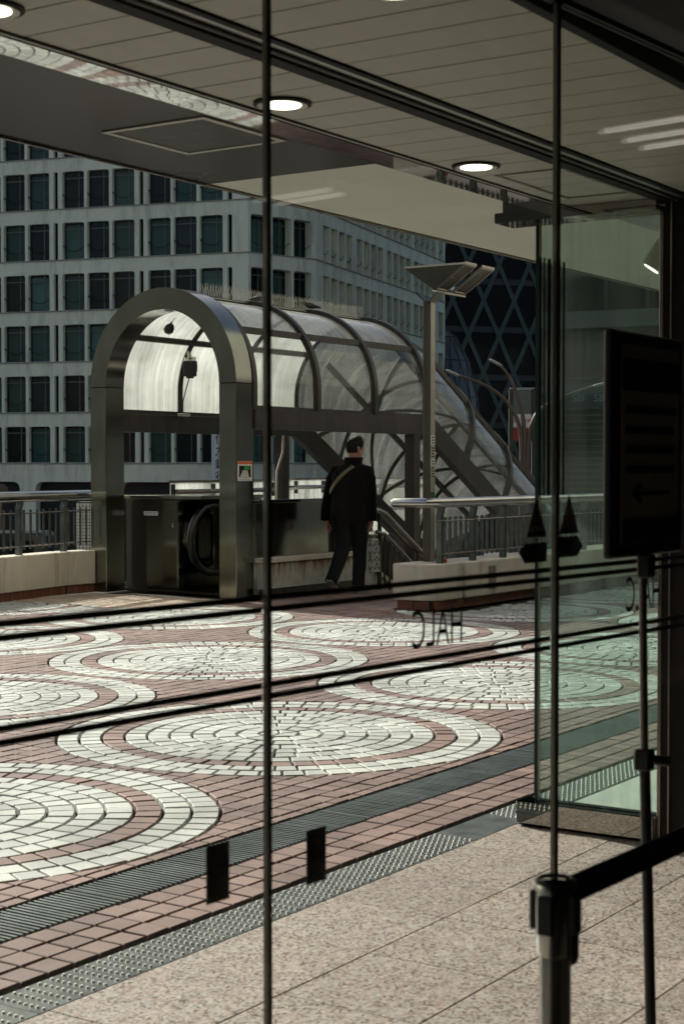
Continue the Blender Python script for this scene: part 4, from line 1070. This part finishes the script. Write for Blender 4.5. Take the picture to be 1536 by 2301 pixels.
# trousers and shoes
mb = MB()
def leg(pts, rs, seed):
    path = [W(p) for p in pts]; t = MB(); t.tube(path, rs, 18); n_ = 18
    rings = [t.v[i * n_:(i + 1) * n_] for i in range(len(path))]
    mb.loft(wob([[Vector(p) for p in r] for r in rings], .03, seed))
leg([(-.03, .075, .96), (-.03, .075, .86), (-.035, .072, .70), (-.055, .068, .55), (-.13, .062, .43), (-.225, .058, .29), (-.305, .055, .19), (-.33, .055, .155)], [.125, .122, .108, .092, .086, .078, .074, .076], 4)
leg([(-.02, -.075, .96), (.02, -.072, .86), (.08, -.065, .70), (.125, -.06, .53), (.12, -.056, .40), (.105, -.052, .25), (.10, -.05, .12), (.10, -.05, .075)], [.125, .122, .108, .092, .086, .078, .076, .08], 5)
mb.loft([ell((-.025, 0, z), a, b, 20) for z, a, b in ((.84, .12, .17), (.92, .135, .19), (1.0, .14, .19))])
mb.build('trousers', M['denim'], per, smooth=True)
def shoe(heel, toe, up):
    heel, toe, up = W(heel), W(toe), Vector(up).normalized(); d = (toe - heel); L = d.length; d.normalize(); r = d.cross(up).normalized()
    prof_ = [(-.02, .030, .055), (.02, .036, .085), (.30, .038, .095), (.55, .042, .07), (.8, .046, .05), (.95, .036, .036), (1.02, .015, .02)]
    t = MB(); t.loft([[heel + d * (f * L) + r * wd * math.cos(2 * PI * k / 14) + up * (.022 + ht * .5 + ht * .5 * math.sin(2 * PI * k / 14)) for k in range(14)] for f, wd, ht in prof_])
    o = t.build('shoe', M['shoe'], per, smooth=True)
    s_ = MB(); s_.loft([[heel + d * (f * L) + r * (wd + .004) * q[0] + up * q[1] for q in ((-1, 0), (1, 0), (1, .026), (-1, .026))] for f, wd, ht in prof_]); s_.build('sole', M['sole'], o)
    m_ = MB(); c = heel + d * L * .45 - r * .0 
    for sg_ in (-1, 1): m_.prism([heel + d * L * a + r * sg_ * .041 + up * b for a, b in ((.30, .03), (.42, .03), (.55, .085), (.47, .09))], r * sg_ * .006)
    m_.build('side_stripe', M['sole'], o)
shoe((-.385, .055, .165), (-.185, .052, .006), (.62, 0, .78))
shoe((.045, -.05, .002), (.315, -.056, .002), (0, 0, 1))
bg = thing('shopping_bag', 'white paper carrier bag with black chevron pattern in the right hand', 'bag', (PX + .07, PY - .27, .28))
BC = (PX + .07, PY - .275)
mb = MB(); mb.loft([[(BC[0] + sx * a, BC[1] + sy * b, z) for sx, sy in ((-1, -1), (1, -1), (1, 1), (-1, 1))] for z, a, b in ((.265, .068, .050), (.27, .07, .052), (.42, .07, .050), (.58, .068, .042), (.66, .062, .028))], cap=True)
bag = mb.build('bag', M['bagp'], bg)
pm = MB()
def chev(face, u, v, s_, flip):
    pts = [(-.020, -.016), (0, .004), (.020, -.016), (.020, -.002), (0, .018), (-.020, -.002)]
    out = []
    for a, b in pts:
        a, b = a * s_, b * s_ * flip
        z = v + b; k = (z - .27) / .39; wa = .0705 - .004 * k; wb = .053 - .012 * k
        out.append((BC[0] - wa - .0015, BC[1] + u * .62 + a * .62, z) if face == 0 else (BC[0] + u + a, BC[1] - wb - .003, z))
    pm.poly(out)
for i_, v in enumerate((.315, .405, .495, .585)):
    fl = 1 if i_ % 2 else -1
    chev(0, 0, v, 2.0, fl); chev(0, 0, v + .05 * fl, 1.3, fl)
    for u in (-.042, .042): chev(1, u, v, 1.5, fl)
    chev(1, 0, v + .04, 1.6, -fl)
pm.build('pattern', M['ink'], bag)
for sy in (-.02, .02):
    MB().tube([(BC[0] - .05, BC[1] + sy, .655), (BC[0] - .035, BC[1] + sy * .5, .72), (BC[0], BC[1] + .02, .775), (BC[0] + .035, BC[1] + sy * .5, .72), (BC[0] + .05, BC[1] + sy, .655)], .004, 6).build('handle', M['ink'], bg)
MB().prism([(BC[0] - .03, BC[1] - .01, .655), (BC[0] + .05, BC[1] - .01, .655), (BC[0] + .03, BC[1] - .015, .715)], (0, .012, 0)).build('wrapping', M['strap'], bg)

# pigeons on the tunnel
def pigeon(label, x, y, z, rz, mat):
    t = thing('pigeon', label, 'bird', (x, y, z), rz, 'pigeons resting on the tunnel roof'); t.scale = (.68,) * 3
    MB().tube([(-.20, 0, .045), (-.10, 0, .06), (-.03, 0, .075), (.05, 0, .085), (.10, 0, .10), (.13, 0, .125), (.155, 0, .14), (.185, 0, .138), (.20, 0, .133)], [.012, .028, .055, .062, .045, .03, .026, .02, .004], 12).build('body', mat, t, smooth=True, local=True)
    for s in (-1, 1):
        MB().tube([(.06, s * .045, .095), (-.04, s * .055, .085), (-.18, s * .03, .06)], [.012, .03, .006], 8, flat=.5).build('wing', M['pigeond'], t, smooth=True, local=True)
        MB().tube([(0, s * .02, .03), (0.01, s * .02, .0)], .004, 5).build('leg', M['red'], t, local=True)
    MB().tube([(.198, 0, .134), (.222, 0, .126)], [.006, .001], 6).build('beak', M['ink'], t, local=True)
pigeon('grey pigeon sitting on the tunnel roof near the steel arch', 16.30, NC - .12, 3.565, R(-25), M['pigeon'])
pigeon('dark pigeon crouching on the middle rib of the tunnel roof', 17.50, NC - .1, 3.57, R(150), M['pigeond'])

# ------------------------------------------------------------------ the city across the street
FH = Vector((math.cos(TH), math.sin(TH), 0)); RT = Vector((math.sin(TH), -math.cos(TH), 0))
def CW(X, Z, z=0.0): return RT * X + FH * Z + Vector((0, 0, z))
def zpx(y, Z): return HC + (1050 - y) / FPX * Z
def xpx(x, Z): return (x - 768) / FPX * Z
# office block: wings of deep rounded window cells
FLH, WH, ZL, NF = 3.15, 2.27, 1.78, 9
ob = thing('office_block', 'pale concrete office block with deep round cornered windows and chains', 'building', tuple(CW(-1.57, 100, -5.6)))
def rrect(x0, x1, z0, z1, r, n=3):
    pts = []
    for cx, cz, a, k in ((x1 - .02, z0 + .02, -90, 0), (x1 - r, z1 - r, 0, n), (x0 + r, z1 - r, 90, n), (x0 + .02, z0 + .02, 180, 0)):
        if k == 0: pts.append((cx + (.02 if a == -90 else -.02), cz - .02, (1 if a == -90 else 0, 0)))
        else:
            for i in range(k + 1): q = R(a + 90 * i / k); pts.append((cx + r * math.cos(q), cz + r * math.sin(q), (1 if a == 0 else 0, 1)))
    return pts
def cell(mb, x0, x1, z0, z1, ox0, ox1, oz0, oz1, depth, r=.16):
    p = rrect(ox0, ox1, oz0, oz1, r); n = len(p)
    for i in range(n):
        a, b = p[i], p[(i + 1) % n]
        A = ((x0, x1)[a[2][0]], 0, (z0, z1)[a[2][1]]); B = ((x0, x1)[b[2][0]], 0, (z0, z1)[b[2][1]])
        if A == B: mb.poly([A, (b[0], 0, b[1]), (a[0], 0, a[1])])
        else: mb.poly([A, B, (b[0], 0, b[1]), (a[0], 0, a[1])])
        mb.poly([(a[0], 0, a[1]), (b[0], 0, b[1]), (b[0], depth, b[1]), (a[0], depth, a[1])])
def win_mesh(wd, dp):
    mb = MB(); mb.mi = 0
    n = 14
    mb.poly([(0.0, dp + .25, 0), (wd, dp + .25, 0), (wd, dp + .25, WH - .12), (0, dp + .25, WH - .12)])
    mb.mi = 1
    for x in (0, wd * .66): mb.box(x, x + .05, dp - .03, dp + .03, 0.001, WH - .001)
    mb.box(0.051, wd, dp - .028, dp + .028, 0.002, .06); mb.box(.051, wd, dp - .028, dp + .028, WH - .42, WH - .36)
    mb.mi = 2; mb.poly([(0, dp, 0), (wd, dp, 0), (wd, dp, WH), (0, dp, WH)])
    mb.mi = 3; mb.poly([(0, dp + .26, WH - .3), (wd, dp + .26, WH - .3), (wd, dp + .26, WH), (0, dp + .26, WH)])
    return mb
def wing(P, d, cells, depth, label, hook=False):
    P = Vector(P); rz = math.atan2(d.y, d.x)
    o0 = ORG[ob.name]; rel = P - o0
    wl = MB(); wins = []
    for k in range(NF):
        z0 = ZL + FLH * k
        for (a, b, ty) in cells:
            if ty == 'w': cell(wl, a, b, z0, z0 + FLH, a + .10, b - .10, z0 + .012, z0 + WH, depth); wins.append((a + .10, z0, b - a - .20))
            elif ty == 's': cell(wl, a, b, z0, z0 + FLH, a + .2, b - .2, z0 + .012, z0 + WH, .25, .08)
            else: wl.poly([(a, 0, z0), (b, 0, z0), (b, 0, z0 + FLH), (a, 0, z0 + FLH)])
    x0, x1 = cells[0][0], cells[-1][1]
    wl.poly([(x0, 0, .72), (x1, 0, .72), (x1, 0, ZL), (x0, 0, ZL)])
    wl.poly([(x0, 0, ZL + FLH * NF), (x1, 0, ZL + FLH * NF), (x1, 0, ZL + FLH * NF + 6), (x0, 0, ZL + FLH * NF + 6)])
    wl.poly([(x0, .26, -5.6), (x1, .26, -5.6), (x1, .26, .72), (x0, .26, .72)]) if False else None
    g = x0; 
    while g < x1 - .5:
        e = min(g + 5.8, x1); cell(wl, g, e, -5.6, .72, g + .55, e - .55, -5.59, .60, .8, .45); g = e
    root = wl.build('wall', M['conc'], ob, label=label, local=True); root.location = rel; root.rotation_euler = (0, 0, rz)
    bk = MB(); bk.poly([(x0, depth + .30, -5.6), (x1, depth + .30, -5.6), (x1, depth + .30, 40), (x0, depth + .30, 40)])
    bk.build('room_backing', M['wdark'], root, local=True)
    for k in range(NF): MB().box(x0, x1, -.06, -.002, ZL + FLH * k - .075, ZL + FLH * k).build('ledge', M['ledge'], root, local=True)
    ms = {}; ch = {}
    for (x, z, wd) in wins:
        key = round(wd, 2)
        if key not in ms:
            w0 = win_mesh(wd, depth).build('window', [M['curtain'], M['wframe'], M['wpane'], M['wdark']], root, local=True); ms[key] = w0.data; w0.location = (x, 0, z)
            c = MB(); c.tube([(.03 + (wd - .06) * t / 10, .12, .82 - .34 * (1 - (2 * t / 10 - 1) ** 2)) for t in range(11)], .022, 5)
            c.lathe([(.06, -.02), (.06, .02)], (.02, .12, .84), 8, 'x')
            cc_ = c.build('chain', M['chain'], w0, local=True); ch[key] = cc_.data
        else:
            w0 = inst('window', ms[key], root, (x, 0, z)); inst('chain', ch[key], w0)
    return root
def vec(X, Z): v = RT * X + FH * Z; v.normalize(); return v
P2c, P1c = (-1.57, 100.0), (-5.57, 96.5)
# left wing, laid out from its right end
LWL = 27.0; cells = []; x = LWL; first = True
seq = [('p', .85)] + [('s', .7), ('w', 1.7), ('w', 1.7), ('w', 1.7)] * 5
for ty, wd in seq:
    if x - wd < 0: break
    cells.insert(0, (x - wd, x, ty)); x -= wd
dl = vec(.951, -.309); wing(CW(P1c[0] - .951 * LWL, P1c[1] + .309 * LWL), dl, cells, .30, 'long left wing wall of window cells')
cells = [(0, .08, 'p'), (.08, 1.74, 'w'), (1.74, 3.4, 'w'), (3.4, 5.02, 'w'), (5.02, 5.31, 'p')]
wing(CW(*P1c), vec(P2c[0] - P1c[0], P2c[1] - P1c[1]), cells, .62, 'narrow splayed corner wall')
cells = [(0, .5, 'p')]; x = .5
while x < 27: 
    for ty, wd in (('s', .55), ('w', 1.42), ('w', 1.42), ('w', 1.42), ('w', 1.42)):
        if x + wd < 28.7: cells.append((x, x + wd, ty)); x += wd
        else: x += wd
cells.append((cells[-1][1], cells[-1][1] + .4, 'p'))
wing(CW(*P2c), vec(.345, .938), cells, .75, 'right wing wall seen along its length')
# closing volume so that the block is solid
a_ = CW(P1c[0] - .951 * LWL + .309 * 1.4, P1c[1] + .309 * LWL + .951 * 1.4); b_ = CW(P1c[0] + .5, P1c[1] + 2.2); c_ = CW(P2c[0] - .9, P2c[1] + 1.6); e_ = CW(P2c[0] + .345 * 28.5 - 1.3, P2c[1] + .938 * 28.5); f_ = CW(P2c[0] - 26, P2c[1] + 36)
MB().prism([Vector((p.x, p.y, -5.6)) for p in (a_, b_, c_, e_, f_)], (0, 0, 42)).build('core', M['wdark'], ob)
# vertical bank sign on the office block
vs = thing('vertical_sign', 'white vertical sign with black characters on the office block', 'sign', tuple(CW(xpx(490, 95), 95, 0)))
zt, zb = zpx(968, 95), zpx(1080, 95)
c0 = CW(xpx(476, 95), 95, zb); rx_ = vec(1, -.1)
MB().obox(c0 + rx_ * .62 + Vector((0, 0, (zt - zb) / 2)), rx_ * .62, vec(.1, 1) * .12, Vector((0, 0, (zt - zb) / 2))).build('panel', M['whitep'], vs)
for k, chx in enumerate('住友銀行'):
    text(chx, M['ink'], vs, c0 + rx_ * .22 - vec(.1, 1) * .14 + Vector((0, 0, zt - zb - .78 - k * .74)), rx_, (0, 0, 1), .68, .64, depth=.005)

# dark lattice tower
TZc = 140.0
tw = thing('lattice_tower', 'tall dark glass tower wrapped in pale diamond lattice', 'tower', tuple(CW(xpx(1150, TZc), TZc, -5.6)))
ts = vec(.93, .36)
T0 = CW(xpx(985, TZc), TZc, 0); tn_ = Vector((-ts.y, ts.x, 0))
def TP_(u, z, off=0.0):
    cv = .0035 * (u - 12) ** 2
    return T0 + ts * u + tn_ * (cv + off) + Vector((0, 0, z))
mb = MB(); NU = 14
for i in range(NU):
    u0, u1 = 30 * i / NU, 30 * (i + 1) / NU
    mb.poly([TP_(u0, -5.6), TP_(u1, -5.6), TP_(u1, 40), TP_(u0, 40)])
p0, p1 = TP_(0, -5.6), TP_(30, -5.6)
mb.build('glass_skin', M['tower'], tw)
MB().prism([TP_(0, -5.6, .3), TP_(12, -5.6, .3), TP_(30, -5.6, .4), TP_(30, -5.6, 14), TP_(0, -5.6, 14)], (0, 0, 45)).build('core', M['dkbuild'], tw)
dw, dh = 2.9, 6.3
for fam in (1, -1):
    for k in range(-9, 26):
        pts = []
        for j in range(-1, 19):
            z = j * dh / 2; u = k * dw + fam * j * dw / 2
            if -.1 <= u <= 29.5 and -5.6 <= z + .4 <= 39: pts.append((u, z + .4))
        if len(pts) < 2: continue
        mb = MB()
        for (ua, za), (ub, zb_) in zip(pts[:-1], pts[1:]): mb.bar(TP_(ua, za, -.06), TP_(ub, zb_, -.06), .40, .10, up=-tn_)
        mb.build('lattice_strip', M['lattice'], tw)
for j in range(9): 
    mb = MB()
    for i in range(8): mb.bar(TP_(29 * i / 8, 1 + j * 4.2, -.015), TP_(29 * (i + 1) / 8, 1 + j * 4.2, -.015), .1, .5, up=(0, 0, 1))
    mb.build('floor_band', M['facetbar'], tw)
# faceted glass hall in front of the tower
fz = 126.0
fh_ = thing('faceted_hall', 'dark faceted glass hall beside the lattice tower', 'building', tuple(CW(xpx(1000, fz), fz, -5.6)))
fc = CW(xpx(1000, fz), fz + 2, -3.0); rings = []; NS = 16
prof_f = [(3.2, -2.6), (3.15, 3), (3.0, 6.6), (2.7, 10.0), (2.0, 12.9), (1.0, 14.8), (.02, 15.6)]
for i, (r, h) in enumerate(prof_f): rings.append([fc + Vector((r * math.cos(2 * PI * (k + .5 * (i % 2)) / NS), r * math.sin(2 * PI * (k + .5 * (i % 2)) / NS), h)) for k in range(NS)])
for i in range(len(rings) - 1):
    fm = MB(); bm_ = MB()
    for k in range(NS):
        a, b = rings[i][k], rings[i][(k + 1) % NS]; s_ = i % 2
        c, d = rings[i + 1][(k + s_) % NS], rings[i + 1][(k + s_ - 1) % NS]
        fm.poly([a, b, c]); fm.poly([a, c, d])
        bm_.bar(a, b, .09, .09); bm_.bar(a, c, .07, .07); bm_.bar(a, d, .07, .07)
    fm.build('glass_facets', M['facet'], fh_); bm_.build('glazing_bars', M['facetbar'], fh_)
# dark blocks seen through the green glass
dz = 90.0
db = thing('louvred_block', 'dark louvred office block with grey parapet behind the green glass', 'building', tuple(CW(xpx(1380, dz), dz, -5.6)))
bs_ = vec(.90, -.43); bn = Vector((-bs_.y, bs_.x, 0)); B0 = CW(xpx(1222, dz), dz, 0)
def BP(u, z, o=0.0): return B0 + bs_ * u + bn * o + Vector((0, 0, z))
MB().prism([BP(0, -5.6), BP(14, -5.6), BP(14, -5.6, 12), BP(0, -5.6, 12)], (0, 0, 34)).build('body', M['dkbuild'], db)
z1 = zpx(705, dz); z0 = zpx(742, dz)
MB().obox(BP(7, (z0 + z1) / 2, -.2), bs_ * 7.1, bn * .18, Vector((0, 0, (z1 - z0) / 2))).build('parapet', M['band'], db)
for k in range(34):
    z = -4.8 + k * .34
    if z < z0 - .3: MB().obox(BP(7, z, -.08), bs_ * 7, bn * .08, Vector((0, 0, .035))).build('louvre', M['louvre'], db)
for k in range(6): MB().obox(BP(1.2 + k * 2.3, z1 + 5, -.03), bs_ * .08, bn * .03, Vector((0, 0, 5))).build('mullion', M['louvre'], db)
zs = zpx(893, dz)
MB().obox(BP(3.5, zs, -.3), bs_ * 3.6, bn * .08, Vector((0, 0, .62))).build('fascia_sign', M['tealsign'], db)
text('SBI', M['signtxt'], db, BP(1.75, zs - .28, -.385), bs_, (0, 0, 1), .62, .42, depth=-.004)
text('SBI証券', M['signtxt'], db, BP(2.95, zs - .32, -.385), bs_, (0, 0, 1), 2.0, .5, depth=-.004)
# unseen block, added for the steel arch to reflect
rb = thing('reflection_block', 'plain grey unseen block added left of the plaza for reflections', 'building', (-34, 24, -5.6))
MB().box(-44, -26, 6, 60, -5.6, 20).build('body', M['refl'], rb)
for k in range(8): MB().box(-25.98, -25.9, 7, 59, -4 + k * 3.0, -2.6 + k * 3.0).build('window_band', M['tower'], rb)  # dark bands added for contrast in the arch's reflection

# three-armed street lamp and banner frame on the street
sz_ = 48.0
sl = thing('street_lamp', 'bronze street lamp with arms branching in three directions', 'street lamp', tuple(CW(xpx(1178, sz_), sz_, -5.6)))
def SP(x, y, Z=sz_): return CW(xpx(x, Z), Z, zpx(y, Z))
def smooth_path(pts, n=6):
    out = []
    P_ = [pts[0]] + pts + [pts[-1]]
    for i in range(1, len(P_) - 2):
        p0, p1, p2, p3 = P_[i - 1], P_[i], P_[i + 1], P_[i + 2]
        for k in range(n):
            t = k / n; out.append(.5 * ((2 * p1) + (-p0 + p2) * t + (2 * p0 - 5 * p1 + 4 * p2 - p3) * t * t + (-p0 + 3 * p1 - 3 * p2 + p3) * t ** 3))
    out.append(P_[-2]); return out
gz = zpx(1500, sz_)
for pts, hx in (([(1170, 1520), (1170, 1120), (1170, 1000), (1160, 940), (1125, 890), (1080, 862), (1030, 844)], (1016, 838)),
                ([(1178, 1520), (1178, 1120), (1176, 960), (1165, 900), (1145, 850), (1122, 820)], (1112, 815)),
                ([(1184, 1520), (1184, 1120), (1186, 990), (1194, 950), (1215, 918), (1260, 893), (1330, 868)], (1345, 864))):
    pp = smooth_path([SP(*p) for p in pts]); 
    MB().tube(pp, [.085 - .045 * i / len(pp) for i in range(len(pp))], 8).build('arm', M['pole'], sl, smooth=True)
    h = SP(*hx); t = (SP(*hx) - pp[-1]).normalized()
    MB().tube([h - t * .22, h - t * .15, h + t * .15, h + t * .22], [.05, .09, .09, .04], 10, flat=.5).build('lamp_head', M['frameal'], sl, smooth=True)
bz = 60.0
bb_ = thing('banner_frame', 'tall framed street banner with red lettering and red lower band', 'sign', tuple(CW(xpx(1172, bz), bz, -5.6)))
def BB(x, y, o=0): return CW(xpx(x, bz), bz + o, zpx(y, bz))
for x in (1147, 1198): MB().bar(BB(x, 1420), BB(x, 874), .16, .14, up=FH).build('upright', M['ivy'], bb_)
MB().bar(BB(1145, 874), BB(1200, 874), .12, .10).build('top_bar', M['signtxt'], bb_)
def pan(y0, y1, m, nm): MB().prism([BB(1151, y0), BB(1194, y0), BB(1194, y1), BB(1151, y1)], FH * .05).build(nm, M[m], bb_)
pan(930, 878, 'facet', 'upper_panel'); pan(960, 930.5, 'whitep', 'lettering_panel'); pan(990, 960.5, 'red', 'red_band')
text('岡三証券', M['red'], bb_, BB(1152, 951, -.03), RT, (0, 0, 1), xpx(1193, bz) - xpx(1152, bz), .18, depth=.0)
# van, round sign and mosaic clad wall behind the left railing
vz = 44.0
vn = thing('parked_van', 'dark van parked below the left railing', 'van', tuple(CW(xpx(40, vz), vz, -5.6)))
vd = RT; v0 = CW(xpx(-90, vz), vz, -5.6); L_ = xpx(108, vz) - xpx(-90, vz); zt_ = zpx(1197, vz) + 5.6
sec = [(0, .35), (.02, .95), (.10, 1.2), (.16, zt_ - .08), (.22, zt_), (L_ - .25, zt_), (L_ - .08, zt_ - .10), (L_, zt_ - .5), (L_, .35)]
MB().prism([v0 + vd * a + Vector((0, 0, b)) for a, b in sec], FH * 1.8).build('body', M['vanp'], vn, bevel=.06, seg=3, smooth=True)
for a in (.45, L_ - .5):
    wv = MB(); wv.tube([v0 + vd * a + Vector((0, 0, .33)) - FH * .02, v0 + vd * a + Vector((0, 0, .33)) + FH * .2], .33, 20); ww = wv.build('wheel', M['tyre'], vn, smooth=True)
    wv = MB(); wv.tube([v0 + vd * a + Vector((0, 0, .33)) - FH * .03, v0 + vd * a + Vector((0, 0, .33)) - FH * .021], .18, 16); wv.build('rim', M['trackm'], ww)
for a, b in ((.5, L_ * .48), (L_ * .52, L_ - .35)): MB().prism([v0 + vd * a + Vector((0, 0, 1.15)) - FH * .012, v0 + vd * b + Vector((0, 0, 1.15)) - FH * .012, v0 + vd * (b - .06) + Vector((0, 0, zt_ - .22)) - FH * .012, v0 + vd * (a + .06) + Vector((0, 0, zt_ - .22)) - FH * .012], FH * .01).build('side_window', M['tower'], vn)
MB().prism([v0 + vd * (L_ - .16) + Vector((0, 0, .95)) - FH * .015, v0 + vd * (L_ - .02) + Vector((0, 0, .95)) - FH * .015, v0 + vd * (L_ - .03) + Vector((0, 0, 1.35)) - FH * .015, v0 + vd * (L_ - .12) + Vector((0, 0, 1.35)) - FH * .015], FH * .03).build('tail_light', M['tail'], vn)
rz_ = 50.0
rs_ = thing('round_sign', 'round dark brown street sign half cut off at the left', 'sign', tuple(CW(xpx(2, rz_), rz_, -5.6)))
c = CW(xpx(2, rz_), rz_, zpx(1103, rz_)); mb = MB(); mb.tube([c, c + FH * .04], .22, 24); mb.build('disc', M['pole'], rs_, smooth=True)
MB().tube([CW(xpx(2, rz_), rz_ + .06, -5.6), CW(xpx(2, rz_), rz_ + .06, zpx(1095, rz_))], .03, 8).build('pole', M['pole'], rs_)
mz = 30.0
mw = thing('mosaic_pier', 'sunlit white mosaic pier between the left railing and the arch', 'pier', tuple(CW(xpx(190, mz), mz, -5.6)))
MB().prism([CW(xpx(171, mz), mz, -5.6), CW(xpx(240, mz), mz, -5.6), CW(xpx(240, mz), mz + .6, -5.6), CW(xpx(171, mz), mz + .6, -5.6)], (0, 0, 5.6 + zpx(1128, mz))).build('core', M['grout'], mw)
tm_ = MB(); zz = zpx(1260, mz)
while zz < zpx(1132, mz):
    for k in range(9):
        p = CW(xpx(171.5 + k * 7.6, mz), mz - .002, zz); q_ = RT * .052; tm_.prism([p, p + q_, p + q_ + Vector((0, 0, .052)), p + Vector((0, 0, .052))], -FH * .01)
    zz += .06
tm_.build('mosaic_tiles', M['mosaic'], mw, kind='stuff')
